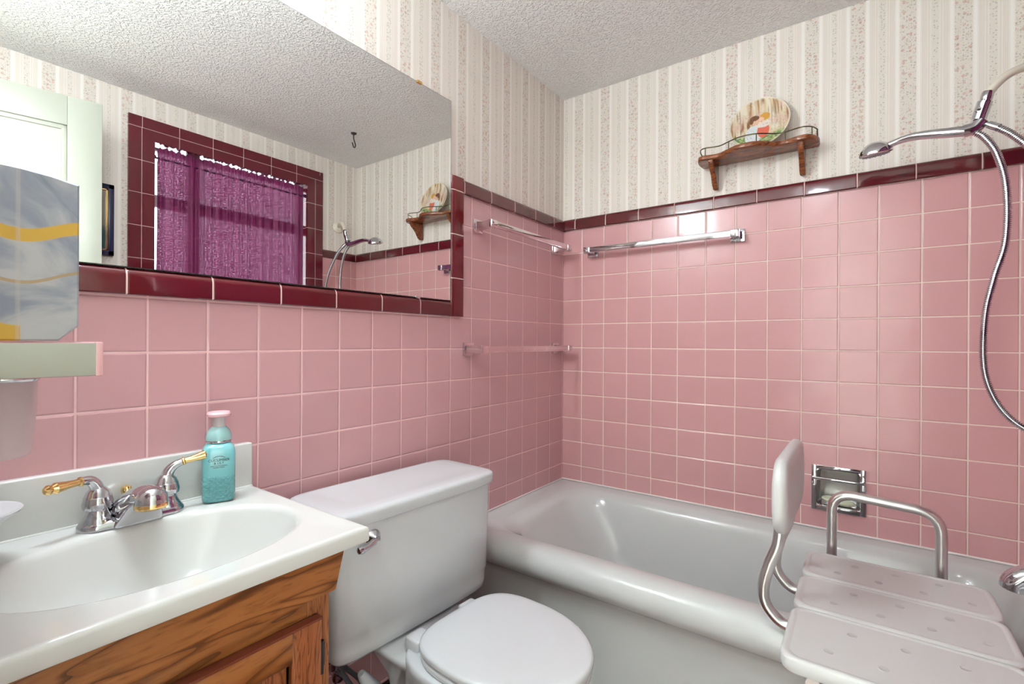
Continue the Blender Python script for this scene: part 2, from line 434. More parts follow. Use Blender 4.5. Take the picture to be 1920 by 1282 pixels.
for (a0, a1, c0, c1) in ((WX0 - 0.1, WX0, WZ0 - 0.1, WZ1 + 0.1), (WX1, WX1 + 0.1, WZ0 - 0.1, WZ1 + 0.1), (WX0, WX1, WZ1, WZ1 + 0.1), (WX0, WX1, WZ0 - 0.1, WZ0)):
    box(bm, a0, a1, F0 - 0.002, F1, c0, c1)
for q in ((WX0, WX0 + 0.003, WZ0, WZ1), (WX1 - 0.003, WX1, WZ0, WZ1), (WX0, WX1, WZ1 - 0.003, WZ1), (WX0, WX1, WZ0, WZ0 + 0.003)): box(bm, q[0], q[1], ROOM_Y0 - 0.084, F1, q[2], q[3])
obj('trim_6', bm, sm, smooth=False, kind='structure')
bm = newbm(); slab(bm, ROOM_X0, -0.730, -0.012, T, 0, 0.100); obj('baseboard_left', bm, black_tile, smooth=False, kind='structure')
# caulk line on the tub
bm = newbm(); tube(bm, [(-0.73, -0.001, 0.474), (-0.001, -0.001, 0.474), (-0.001, -1.609, 0.474)], 0.0035, 8); obj('trim_7', bm, caulk, kind='structure')

# ---- window
win = bpy.data.objects.new('window_1', None); C.objects.link(win); win['kind'] = 'structure'; win.location = ((WX0 + WX1) / 2, ROOM_Y0 - 0.09, WZ0)
fy0, fy1 = ROOM_Y0 - 0.12, ROOM_Y0 - 0.085
bm = newbm(); fr = 0.006
for q in ((WX0, WX0 + fr, WZ0, WZ1), (WX1 - fr, WX1, WZ0, WZ1), (WX0, WX1, WZ0, WZ0 + 0.03), (WX0, WX1, WZ1 - 0.012, WZ1), (WX0, WX1, 1.33, 1.40),
          (WX0 + 0.18, WX0 + 0.235, 1.12, WZ1), (WX0, WX1, 1.775, 1.835)):
    box(bm, q[0], q[1], fy0, fy1, q[2], q[3], 0.003)
obj('window_frame', bm, pmat('window_paint', lin(235, 235, 232), 0.4), win)
gm = bpy.data.materials.new('window_glass'); gm.use_nodes = True; t = gm.node_tree; t.nodes.clear()
o_ = t.nodes.new('ShaderNodeOutputMaterial'); mx = t.nodes.new('ShaderNodeMixShader'); tr = t.nodes.new('ShaderNodeBsdfTransparent'); gl = t.nodes.new('ShaderNodeBsdfGlossy')
gl.inputs['Roughness'].default_value = 0.02; fz = t.nodes.new('ShaderNodeFresnel'); fz.inputs[0].default_value = 1.3
t.links.new(fz.outputs[0], mx.inputs[0]); t.links.new(tr.outputs[0], mx.inputs[1]); t.links.new(gl.outputs[0], mx.inputs[2]); t.links.new(mx.outputs[0], o_.inputs[0])
bm = newbm(); box(bm, WX0 + 0.01, WX1 - 0.01, fy0 + 0.012, fy0 + 0.016, WZ0 + 0.01, WZ1 - 0.005); obj('glass_pane', bm, gm, win, smooth=False)

# ---- curtain
def curtain():
    m = bpy.data.materials.new('magenta_curtain_cloth'); m.use_nodes = True; t = m.node_tree
    n = N(m); b = n.b; out = t.nodes['Material Output']
    col = n.mix(n.noise(n.vec(n.mul(n.x, 30.0), n.mul(n.z, 420.0), 0.0), 1.0, 3.0), lin(90, 16, 58), lin(124, 34, 86))
    n.color(col); b.inputs['Roughness'].default_value = 0.6
    tl = t.nodes.new('ShaderNodeBsdfTranslucent'); t.links.new(col, tl.inputs[0])
    tp = t.nodes.new('ShaderNodeBsdfTransparent'); tp.inputs[0].default_value = (0.9, 0.62, 0.85, 1)
    m1 = t.nodes.new('ShaderNodeMixShader'); m1.inputs[0].default_value = 0.26
    t.links.new(b.outputs[0], m1.inputs[1]); t.links.new(tl.outputs[0], m1.inputs[2])
    m2 = t.nodes.new('ShaderNodeMixShader')
    hole = n.M('MULTIPLY', n.step(n.noise(n.vec(n.mul(n.x, 170.0), n.mul(n.z, 300.0), 0.0), 1.0, 2.0), 0.50, 0.70), 0.17)
    t.links.new(hole, m2.inputs[0]); t.links.new(m1.outputs[0], m2.inputs[1]); t.links.new(tp.outputs[0], m2.inputs[2]); t.links.new(m2.outputs[0], out.inputs[0])
    NX, zs = 300, []
    x0, x1, zt, zb = WX0 + 0.026, WX1 - 0.012, 2.055, 1.135
    rows = [zb + (zt - zb) * i / 60 for i in range(61)]
    rnd = [random.uniform(-1, 1) for _ in range(60)]
    def wob(x, k): 
        i = (x - x0) / (x1 - x0) * 40 + k * 3; a = int(i) % 59; f = i - int(i); f = f * f * (3 - 2 * f); return rnd[a] * (1 - f) + rnd[a + 1] * f
    bm = newbm(); vs = []
    for j, z in enumerate(rows):
        r = []
        hd = max(0.0, (z - 1.97) / 0.07)
        for i in range(NX + 1):
            u = i / NX; x = x0 + (x1 - x0) * u
            y = ROOM_Y0 - 0.024 + 0.009 * sin(u * 2 * pi * 17 + 1.2 * wob(x, 1)) * (1 - 0.5 * hd) + 0.004 * wob(x, 0) + 0.003 * sin(u * 2 * pi * 43) * hd
            if 1.985 < z < 2.012: y += 0.004
            zz = z + hd * (0.005 * wob(x, 5) + 0.003 * sin(u * 2 * pi * 29 + wob(x, 2) * 2) - 0.006 * max(0, 1 - u * 2.2) + 0.001) * (1 if z > 2.0 else 0.3)
            xx = x + (0.006 * (zt - z) * sin(z * 4) if i == 0 else 0)
            r.append(bm.verts.new((xx, y, zz)))
        vs.append(r)
    for a, c in zip(vs, vs[1:]):
        for i in range(NX): bm.faces.new((a[i], a[i + 1], c[i + 1], c[i]))
    th = thing('window_curtain', ((x0 + x1) / 2, ROOM_Y0 - 0.024, zb), 'gathered magenta cloth curtain hanging in the maroon tiled window', 'curtain')
    obj('curtain_cloth', bm, m, th, angle=180)
    bm = newbm(); tube(bm, [(WX0, ROOM_Y0 - 0.026, 1.998), (WX1, ROOM_Y0 - 0.026, 1.998)], 0.0045, 10)
    for xx in (WX0 + 0.006, WX1 - 0.006): lathe(bm, [(0, -0.008), (0.008, -0.006), (0.011, 0), (0.008, 0.006), (0, 0.008)], M=align((xx, ROOM_Y0 - 0.012, 1.998), (0, 1, 0)), seg=16)
    obj('curtain_rod', bm, pmat('purple_rod', lin(60, 20, 60), 0.3), th)
curtain()

# ---- door leaf (seen in the mirror)
def door():
    r = bpy.data.objects.new('door_1', None); C.objects.link(r); r['kind'] = 'structure'
    r.location = (-1.985, -1.489, 0); r.rotation_euler = (0, 0, radians(12))
    L, H, t = 0.606, 2.07, 0.035
    dm = pmat('door_paint', lin(172, 173, 161), 0.35)
    bm = newbm(); s = 0.105; R = ((0.012, 0.20), (0.90, 1.02), (1.955, H))
    box(bm, 0, s, -t, 0, 0.012, H, 0.002); box(bm, L - s, L, -t, 0, 0.012, H, 0.002)
    for a, c in R: box(bm, s, L - s, -t, 0, a, c, 0.002)
    obj('door_frame_panel', bm, dm, r, local=True, angle=30).name = 'door_stiles'
    for i, (a, c) in enumerate(((0.20, 0.90), (1.02, 1.955))):
        bm = newbm(); box(bm, s - 0.002, L - s + 0.002, -t + 0.010, -0.010, a, c)
        # moulding
        for q in ((s, s + 0.018, a, c), (L - s - 0.018, L - s, a, c), (s, L - s, a, a + 0.018), (s, L - s, c - 0.018, c)):
            box(bm, q[0], q[1], -t + 0.004, -0.004, q[2], q[3], 0.004)
        obj('door_panel', bm, dm, r, local=True, angle=30)
    for sy in (1, -1):
        bm = newbm(); y = 0 if sy > 0 else -t
        lathe(bm, [(0.026, 0), (0.026, 0.004), (0.010, 0.008), (0.010, 0.028), (0.024, 0.034), (0.027, 0.045), (0.020, 0.056), (0, 0.060)], M=align((L - 0.06, y, 0.96), (0, sy, 0)), seg=24)
        obj('door_knob', bm, brass, r, local=True)
door()
bm = newbm()
for (a, c, d0, d1) in ((DY0 - 0.06, DY0, 0, DZ + 0.06), (DY1, DY1 + 0.06, 0, DZ + 0.06), (DY0, DY1, DZ, DZ + 0.06)):
    box(bm, -2.0, -1.99, a, c, d0, d1, 0.003)
obj('trim_8', bm, white_paint, kind='structure')

# ------------------------------------------------------------------ lamps
glow = bpy.data.materials.new('glowing_globe'); glow.use_nodes = True; t = glow.node_tree; b = t.nodes['Principled BSDF']
b.inputs['Base Color'].default_value = (0.9, 0.9, 0.9, 1); b.inputs['Emission Color'].default_value = (0.81, 0.935, 1.0, 1); b.inputs['Emission Strength'].default_value = VAN_LIGHT
th = thing('vanity_light', (-1.76, 0, 2.035), 'chrome bar lamp with three glowing globes above the wall mirror', 'lamp')
bm = newbm(); box(bm, -1.99, -1.53, -0.030, T, 1.99, 2.08, 0.006); obj('backplate', bm, chrome, th)
for x in (-1.90, -1.76, -1.62):
    bm = newbm(); lathe(bm, [(0.024, 0), (0.024, 0.03), (0.018, 0.045)], M=align((x, -0.028, 2.035), (0, -1, 0)), seg=24); s_ = obj('socket', bm, chrome, th)
    bm = newbm(); bmesh.ops.create_icosphere(bm, subdivisions=3, radius=0.034, matrix=Matrix.Translation((x, -0.105, 2.035))); g_ = obj('bulb', bm, glow, s_, local=True)
    g_.matrix_parent_inverse = Matrix.Identity(4)
glow3 = glow.copy(); glow3.name = 'ceiling_lamp_glow'; glow3.node_tree.nodes['Principled BSDF'].inputs['Emission Strength'].default_value = CEIL_LIGHT
th = thing('ceiling_lamp', (-1.84, -0.90, CEIL), 'small round globe lamp on the ceiling above the doorway side of the bathroom', 'lamp')
bm = newbm(); lathe(bm, [(0.060, CEIL + 0.001), (0.058, CEIL - 0.012), (0.030, CEIL - 0.020), (0.028, CEIL - 0.050)], -1.84, -0.90, 36); obj('canopy', bm, chrome, th)
bm = newbm(); bmesh.ops.create_icosphere(bm, subdivisions=3, radius=0.055, matrix=Matrix.Translation((-1.84, -0.90, CEIL - 0.100))); obj('globe', bm, glow3, th)
glow2 = bpy.data.materials.new('hall_fill_glow'); glow2.use_nodes = True; b = glow2.node_tree.nodes['Principled BSDF']
b.inputs['Emission Color'].default_value = (0.81, 0.935, 1.0, 1); b.inputs['Emission Strength'].default_value = HALL_FILL
th = thing('hall_fill_light', (-2.30, 0.42, 2.45), 'unseen round fill light added in the hallway outside the door', 'lamp')  # added fill light, out of view, brightens the room through the doorway
bm = newbm(); lathe(bm, [(0.14, 2.449), (0.14, 2.43), (0.13, 2.425)], -2.30, 0.42, 40); obj('rim', bm, chrome, th)
bm = newbm(); lathe(bm, [(0.128, 2.432), (0.115, 2.40), (0.08, 2.378), (0.04, 2.369), (0, 2.367)], -2.30, 0.42, 40); obj('diffuser', bm, glow2, th)

# ------------------------------------------------------------------ mirror
th = thing('wall_mirror', (-1.39, -0.004, 1.257), 'large frameless wall mirror above the sink, edged by maroon tile', 'mirror')
MX0, MX1, MZ0, MZ1 = -1.99, -0.787, 1.2575, 1.940
bm = newbm(); box(bm, MX0, MX1, -0.0095, 0.0, MZ0, MZ1); obj('glass_backing', bm, mirror_edge, th, smooth=False)
bm = newbm(); box(bm, MX0 + 0.0015, MX1 - 0.0015, -0.0102, -0.0094, MZ0 + 0.0015, MZ1 - 0.0015); obj('mirror_face', bm, mirror_m, th, smooth=False)
for x, z, s in ((-0.936, MZ1, 1), (-0.94, MZ0, -1), (-1.70, MZ1, 1)):
    bm = newbm(); box(bm, x - 0.010, x + 0.010, -0.0145, 0.004 if s > 0 else -0.0103, z - 0.004, z + 0.004, 0.0012)
    obj('mirror_clip', bm, brass if s > 0 else chrome, th)

# ------------------------------------------------------------------ bathtub
def tub():
    th = thing('bathtub', (-0.4, -0.8, 0), 'off-white bathtub with rounded front rim below the pink tiled corner', 'bathtub')
    X1, Y1, Y0 = -0.0005, -0.0005, ROOM_Y0 + 0.0065; zr = 0.470
    R = []
    def ring(x0, x1, y0, y1, r, z, rb=None): R.append(rrect(x0, x1, y0, y1, r, z, 10))
    # apron, roll, rim
    for x0, z in ((-0.725, 0.002), (-0.700, 0.09), (-0.703, 0.25), (-0.706, 0.345), (-0.712, 0.364), (-0.730, 0.376), (-0.748, 0.391), (-0.758, 0.411), (-0.757, 0.434), (-0.747, 0.455), (-0.731, 0.467), (-0.712, 0.472), (-0.692, zr)):
        ring(x0, X1, Y0, Y1, 0.002, z)
    bx0, bx1, by0, by1 = -0.672, -0.058, -1.53, -0.085
    for d, z, r in ((0.0, zr, 0.13), (0.006, zr - 0.003, 0.13), (0.020, zr - 0.012, 0.135), (0.032, zr - 0.028, 0.14), (0.040, zr - 0.055, 0.145)):
        ring(bx0 + d, bx1 - d, by0 + d, by1 - d * 1.6, r, z)
    for f in (0.25, 0.5, 0.7, 0.85, 0.94, 0.985, 1.0):
        z = zr - 0.055 - (zr - 0.055 - 0.10) * f
        s = 0.03 + 0.055 * f + 0.05 * max(0, f - 0.8) * 5 * (f - 0.8) * 5 * 0.9
        e = 0.05 + 0.17 * f + 0.08 * max(0, f - 0.8) * 5
        ring(bx0 + 0.02 + s, bx1 - 0.02 - s, by0 + 0.03 + s, by1 - 0.04 - e, 0.14, z)
    bm = newbm(); loft(bm, R, True, True)
    obj('tub_shell', bm, tub_enamel, th, angle=60)
    bm = newbm(); lathe(bm, [(0, 0), (0.03, 0), (0.032, 0.003), (0.02, 0.005), (0, 0.004)], M=align((-0.38, -1.33, 0.1005), (0, 0, 1))); obj('drain', bm, chrome, th)
    bm = newbm(); lathe(bm, [(0, 0.01), (0.03, 0.009), (0.036, 0.004), (0.036, -0.002)], M=align((-0.38, -1.452, 0.34), (0, 1, 0.1))); obj('overflow_plate', bm, chrome, th)
tub()

# tub spout on the window wall
th = thing('tub_spout', (-0.37, ROOM_Y0, 0.56), 'chrome tub spout at the right edge, behind the bath bench', 'faucet')
bm = newbm(); pth = smooth_path([(-0.37, -1.605, 0.575), (-0.37, -1.54, 0.577), (-0.37, -1.48, 0.573), (-0.37, -1.452, 0.555), (-0.37, -1.446, 0.535)], 6)
tube(bm, pth, lambda t: 0.030 - 0.006 * t, 24); obj('spout_body', bm, chrome, th)
bm = newbm(); lathe(bm, [(0.038, -0.001), (0.038, 0.006), (0.030, 0.012)], M=align((-0.37, ROOM_Y0 + 0.0075, 0.575), (0, 1, 0))); obj('flange', bm, chrome, th)

# ------------------------------------------------------------------ toilet
def toilet():
    rz = -radians(3.0)
    th = thing('toilet', (-1.118, -0.045, 0), 'white toilet with closed lid between the oak vanity and the bathtub', 'toilet', rz)
    def sup(hx, y0, y1, z, p=6.0, n=48, bow=0.0):
        out = []; cy = (y0 + y1) / 2; hy = (y1 - y0) / 2
        for k in range(n):
            a = 2 * pi * k / n; c, s = cos(a), sin(a)
            x = hx * (abs(c) ** (2 / p)) * (1 if c >= 0 else -1); y = hy * (abs(s) ** (2 / p)) * (1 if s >= 0 else -1)
            if y < 0: y -= bow * (1 - (x / hx) ** 2)
            out.append((x, cy + y, z))
        return out
    # tank
    R = []
    for hx, y0, y1, z in ((0.215, -0.165, -0.03, 0.388), (0.238, -0.192, -0.012, 0.392), (0.246, -0.200, -0.006, 0.402), (0.249, -0.203, -0.004, 0.42), (0.252, -0.2045, -0.003, 0.455), (0.2535, -0.2065, -0.002, 0.457), (0.257, -0.209, -0.001, 0.58), (0.258, -0.211, 0, 0.703)):
        R.append(sup(hx, y0, y1, z, 9, bow=0.004, n=96))
    bm = newbm(); loft(bm, R); tank = obj('tank', bm, porcelain, th, local=True, angle=50)
    R = []
    for d, z in ((-0.002, 0.7035), (0.007, 0.7045), (0.009, 0.707), (0.010, 0.728), (0.008, 0.7335), (0.002, 0.737), (-0.006, 0.7385), (-0.035, 0.7385), (-0.050, 0.7375)):
        R.append(sup(0.258 + d, -0.211 - d, 0.012 + d * 0.3, z, 9, bow=0.004, n=96))
    bm = newbm(); loft(bm, R); obj('tank_lid', bm, porcelain, th, local=True, angle=50)
    # lever
    bm = newbm(); lathe(bm, [(0.0185, 0), (0.0195, 0.004), (0.016, 0.009), (0.010, 0.014), (0.008, 0.02), (0, 0.021)], M=align((-0.166, -0.2105, 0.668), (0, -1, 0)))
    tube(bm, smooth_path([(-0.166, -0.226, 0.668), (-0.180, -0.233, 0.667), (-0.198, -0.237, 0.664), (-0.212, -0.238, 0.662)], 5), lambda t: 0.0055 + 0.004 * t, 14)
    lathe(bm, [(0, -0.010), (0.007, -0.008), (0.0095, 0), (0.007, 0.008), (0, 0.010)], M=align((-0.213, -0.238, 0.662), (-1, 0, 0)), seg=16)
    obj('flush_lever', bm, chrome, th, local=True)
    # bowl
    def egg(w, yb, yf, z, n=64, dx=0.0):
        out = []; ym = yb + (yf - yb) * 0.42
        for k in range(n):
            a = 2 * pi * k / n; c, s = cos(a), sin(a)
            if s >= 0: out.append((w * abs(c) ** 0.55 * (1 if c >= 0 else -1), ym + (yb - ym) * abs(s) ** 0.62, z))
            else: out.append((w * c, ym + (ym - yf) * s, z))
        return out
    R = [egg(0.105, -0.20, -0.52, 0.0), egg(0.108, -0.19, -0.525, 0.03), egg(0.098, -0.19, -0.50, 0.10), egg(0.105, -0.19, -0.52, 0.19), egg(0.130, -0.20, -0.585, 0.28),
         egg(0.153, -0.225, -0.635, 0.35), egg(0.163, -0.235, -0.651, 0.385), egg(0.164, -0.238, -0.653, 0.400), egg(0.160, -0.242, -0.648, 0.405)]
    R = [[(p[0] + 0.018, p[1], p[2]) for p in r] for r in R]
    bm = newbm(); loft(bm, R)
    # deck under the tank
    R = []
    for hx, y0, y1, z in ((0.06, -0.30, -0.14, 0.17), (0.075, -0.30, -0.12, 0.28), (0.105, -0.31, -0.07, 0.345), (0.128, -0.315, -0.06, 0.372), (0.132, -0.315, -0.055, 0.382), (0.128, -0.31, -0.06, 0.3885)):
        R.append(sup(hx, y0, y1, z, 5, n=48))
    loft(bm, R); obj('bowl', bm, porcelain, th, local=True, angle=60)
    def plate(w, yb, yf, z0, z1, nm, mt, e=0.006):
        R = [egg(w - e, yb - e, yf + e, z0), egg(w - 0.001, yb - 0.001, yf + 0.001, z0 + 0.002), egg(w, yb, yf, (z0 + z1) / 2), egg(w - 0.001, yb - 0.001, yf + 0.001, z1 - 0.004),
             egg(w - e, yb - e, yf + e, z1 - 0.0008), egg(w - e * 3, yb - e * 3, yf + e * 3, z1 + 0.0006), egg(w * 0.5, yb - 0.1, yf + 0.1, z1 + 0.001)]
        R = [[(p[0] + 0.027, p[1], p[2]) for p in r] for r in R]
        bm = newbm(); loft(bm, R); return obj(nm, bm, mt, th, local=True, angle=60)
    plate(0.165, -0.282, -0.655, 0.407, 0.425, 'seat', seat_white)
    plate(0.167, -0.280, -0.659, 0.427, 0.446, 'seat_lid', seat_white)
    for x in (-0.078, 0.094):
        bm = newbm(); box(bm, x - 0.026, x + 0.026, -0.296, -0.250, 0.3885, 0.430, 0.006, 3); obj('hinge', bm, seat_white, th, local=True)
toilet()

# water supply line, tag and valve
th = thing('supply_valve', (-1.262, -0.01, 0.262), 'chrome shut-off valve on the pink wall under the toilet tank', 'valve')
bm = newbm(); tube(bm, [(-1.262, 0.004, 0.262), (-1.262, -0.065, 0.262)], 0.008, 14); lathe(bm, [(0.024, 0), (0.022, 0.004), (0.009, 0.008)], M=align((-1.262, -0.0005, 0.262), (0, -1, 0)))
tube(bm, [(-1.262, -0.05, 0.262), (-1.262, -0.05, 0.292)], 0.007, 12); obj('valve_body', bm, chrome, th)
bm = newbm(); lathe(bm, [(0, 0.0), (0.016, 0.001), (0.018, 0.008), (0.014, 0.014), (0.006, 0.016), (0, 0.018)], M=align((-1.262, -0.066, 0.262), (0, -1, 0)), seg=20); obj('valve_handle', bm, pmat('purple_chrome', (0.42, 0.36, 0.46, 1), 0.12, 1.0), th)
th = thing('supply_hose', (-1.262, -0.055, 0.292), 'grey braided hose with a white paper tag hanging below the toilet tank', 'hose')
bm = newbm(); tube(bm, smooth_path([(-1.262, -0.050, 0.294), (-1.262, -0.058, 0.30), (-1.24, -0.075, 0.27), (-1.215, -0.10, 0.235), (-1.225, -0.12, 0.22), (-1.27, -0.13, 0.27), (-1.30, -0.12, 0.34), (-1.305, -0.11, 0.386)], 8), 0.0062, 12)
hm = pmat('grey_braid', lin(120, 122, 130), 0.35, 0.6); n = N(hm); n.bump(n.mul(n.M('SINE', n.mul(n.z, 2600.0)), 0.0006)); obj('hose_line', bm, hm, th)
bm = newbm(); M_ = align((-1.243, -0.138, 0.285), (0.50, -0.10, -0.85)); lathe(bm, [(0.009, 0), (0.013, 0.012), (0.020, 0.06), (0.022, 0.085), (0.0, 0.086)], M=M_, seg=20)
tg = obj('paper_tag', bm, pmat('white_paper_tag', lin(226, 228, 236), 0.5), th)
bm = newbm()
for i in range(7): box(bm, -0.008 + i * 0.0024, -0.0068 + i * 0.0024, -0.001, 0.001, -0.006, 0.006)
me_M = Matrix.Translation((-1.226, -0.165, 0.243)) @ Matrix.Rotation(radians(-30), 4, 'Y') @ Matrix.Rotation(radians(-20), 4, 'Z')
bmesh.ops.transform(bm, matrix=me_M, verts=bm.verts); b_ = subobj('barcode', bm, pmat('black_ink', (0.02, 0.02, 0.02, 1), 0.5), tg, smooth=False)
b_.parent = tg

# ------------------------------------------------------------------ vanity
def vanity():
    th = thing('vanity_cabinet', (-1.73, -0.21, 0), 'golden oak vanity cabinet with raised-panel door under the white sink top', 'cabinet')
    X0, X1, FY = -1.985, -1.505, -0.397
    bm = newbm(); box(bm, X0, X0 + 0.016, FY + 0.018, -0.014, 0.002, 0.700); obj('side_panel', bm, oakV, th, smooth=False)
    bm = newbm(); box(bm, X1 - 0.016, X1, FY + 0.018, -0.014, 0.002, 0.700); obj('side_panel', bm, oakV, th, smooth=False)
    bm = newbm(); box(bm, X0 + 0.016, X1 - 0.016, -0.022, -0.014, 0.002, 0.7595); obj('back_panel', bm, oakV, th, smooth=False)
    bm = newbm(); box(bm, X0 + 0.016, X1 - 0.016, FY + 0.018, -0.022, 0.09, 0.104); obj('bottom_panel', bm, oakH, th, smooth=False)
    bm = newbm(); box(bm, X0 + 0.016, X1 - 0.016, FY + 0.07, FY + 0.086, 0.002, 0.09); obj('toe_board', bm, oakH, th, smooth=False)
    for a, c in ((X1 - 0.042, X1), (X0, X0 + 0.04)):
        bm = newbm(); box(bm, a, c, FY, FY + 0.018, 0.09, 0.681, 0.0015); obj('face_stile', bm, oakV, th)
    for a, c in ((0.625, 0.681), (0.09, 0.13)):
        bm = newbm(); box(bm, X0 + 0.04, X1 - 0.042, FY + 0.0005, FY + 0.018, a, c, 0.001); obj('face_rail', bm, oakH, th)
    # top apron board with slanted end
    t = newbm()
    pts = [(X0, 0.682), (-1.5005, 0.682), (-1.4805, 0.7595), (X0, 0.7595)]
    a = [t.verts.new((x, FY - 0.014, z)) for x, z in pts]; b = [t.verts.new((x, FY + 0.008, z)) for x, z in pts]
    t.faces.new(a); t.faces.new(b[::-1])
    for i in range(4): t.faces.new((a[i], b[i], b[(i + 1) % 4], a[(i + 1) % 4]))
    bmesh.ops.recalc_face_normals(t, faces=t.faces); bmesh.ops.bevel(t, geom=list(t.edges), offset=0.002, segments=2, affect='EDGES')
    obj('apron_board', t, oakH, th)
    # door with raised panel
    dx0, dx1, dz0, dz1 = -1.875, -1.532, 0.12, 0.648; fy = FY - 0.020
    M1 = wood_mat('oak_door', lin(88, 40, 20), lin(138, 74, 38), lin(160, 92, 52), 12.0, 5.0, 1.4, scale=2.4)
    bm = newbm(); s = 0.052
    box(bm, dx0, dx0 + s, fy, FY - 0.001, dz0, dz1, 0.004); box(bm, dx1 - s, dx1, fy, FY - 0.001, dz0, dz1, 0.004)
    d = obj('door', bm, M1, th)
    for a, c in ((dz1 - s, dz1 - 0.0005), (dz0 + 0.0005, dz0 + s)):
        bm = newbm(); box(bm, dx0 + s - 0.002, dx1 - s + 0.002, fy + 0.0005, FY - 0.001, a, c, 0.004); subobj('door_rail', bm, oakH, d)
    bm = newbm(); px0, px1, pz0, pz1 = dx0 + s, dx1 - s, dz0 + s, dz1 - s
    R = []
    for dd, yy in ((0.0, fy + 0.012), (0.004, fy + 0.012), (0.030, fy + 0.004), (0.034, fy + 0.002)):
        R.append([(px0 + dd, yy, pz0 + dd), (px1 - dd, yy, pz0 + dd), (px1 - dd, yy, pz1 - dd), (px0 + dd, yy, pz1 - dd)])
    loft(bm, R, True, True); subobj('raised_panel', bm, M1, d, angle=10)
    bm = newbm(); box(bm, dx0 - 0.001, dx1 + 0.001, fy - 0.0015, FY - 0.001, dz1 - 0.001, dz1 + 0.004, 0.002); subobj('door_lip', bm, pmat('varnished_edge', lin(120, 60, 44), 0.15), d)
    for z in (0.575, 0.20):
        bm = newbm(); tube(bm, [(dx1 + 0.0065, fy + 0.012, z - 0.028), (dx1 + 0.0065, fy + 0.012, z + 0.028)], 0.0045, 12); box(bm, dx1 + 0.004, dx1 + 0.016, FY - 0.004, FY + 0.001, z - 0.02, z + 0.02)
        subobj('hinge', bm, iron, d)
    bm = newbm(); lathe(bm, [(0.006, 0), (0.006, 0.012), (0.014, 0.018), (0.015, 0.024), (0, 0.030)], M=align((dx0 + 0.028, fy, 0.56), (0, -1, 0)), seg=20); subobj('knob', bm, brass, d)

    # sink top
    th = thing('bathroom_sink', (-1.72, -0.23, 0.76), 'white one-piece sink top with oval basin and backsplash on the oak vanity', 'sink')
    X0, X1, Y0, Y1, ZT = -1.993, -1.4555, -0.442, -0.021, 0.787
    cx, cy, ax, ay = -1.702, -0.238, 0.215, 0.150
    n = 96; R = []
    def recta(inset, z):
        out = []
        x0, x1, y0, y1 = X0 + inset, X1 - inset, Y0 + inset, Y1
        for k in range(n):
            a = 2 * pi * k / n; c, s = cos(a), sin(a)
            tx = ((x1 - cx) / c if c > 0 else (x0 - cx) / c) if abs(c) > 1e-6 else 1e9
            ty = ((y1 - cy) / s if s > 0 else (y0 - cy) / s) if abs(s) > 1e-6 else 1e9
            q = min(tx, ty); out.append([cx + q * c, cy + q * s, z])
        for X in (x0, x1):            # snap the nearest ring vertex to each true corner
            for Y in (y0, y1):
                k = min(range(n), key=lambda i: (out[i][0] - X) ** 2 + (out[i][1] - Y) ** 2); out[k][0] = X; out[k][1] = Y
        return [tuple(p) for p in out]
    def ell(f, g, z, dx=0.0): return [(cx + dx + ax * f * (abs(cos(a)) ** 0.92) * (1 if cos(a) >= 0 else -1), cy + ay * g * (abs(sin(a)) ** 0.92) * (1 if sin(a) >= 0 else -1), z) for a in [2 * pi * k / n for k in range(n)]]
    R = [recta(0.03, 0.7605), recta(0.001, 0.7605), recta(0.0, 0.764), recta(0.0, 0.780), recta(0.0015, 0.785), recta(0.005, 0.7872), recta(0.010, 0.7872), recta(0.022, 0.7855),
         ell(1.03, 1.04, 0.7855), ell(1.0, 1.0, 0.7845), ell(0.975, 0.965, 0.781), ell(0.955, 0.94, 0.774), ell(0.93, 0.905, 0.760), ell(0.88, 0.85, 0.735), ell(0.80, 0.77, 0.705), ell(0.66, 0.64, 0.675), ell(0.45, 0.45, 0.657), ell(0.2, 0.22, 0.650), ell(0.08, 0.10, 0.648)]
    bm = newbm(); loft(bm, R, False, True); obj('basin_top', bm, cultured, th, angle=50)
    bm = newbm(); box(bm, X0, X1, -0.0215, -0.0005, 0.784, 0.884, 0.003, 3)
    box(bm, X0, X1, -0.026, -0.019, 0.780, 0.7885, 0.003, 2)
    obj('backsplash', bm, cultured, th)
    bm = newbm(); lathe(bm, [(0, 0.001), (0.012, 0.001), (0.020, 0.0035), (0.024, 0.001)], M=align((cx, cy, 0.649), (0, 0, 1))); obj('drain', bm, chrome, th)
vanity()

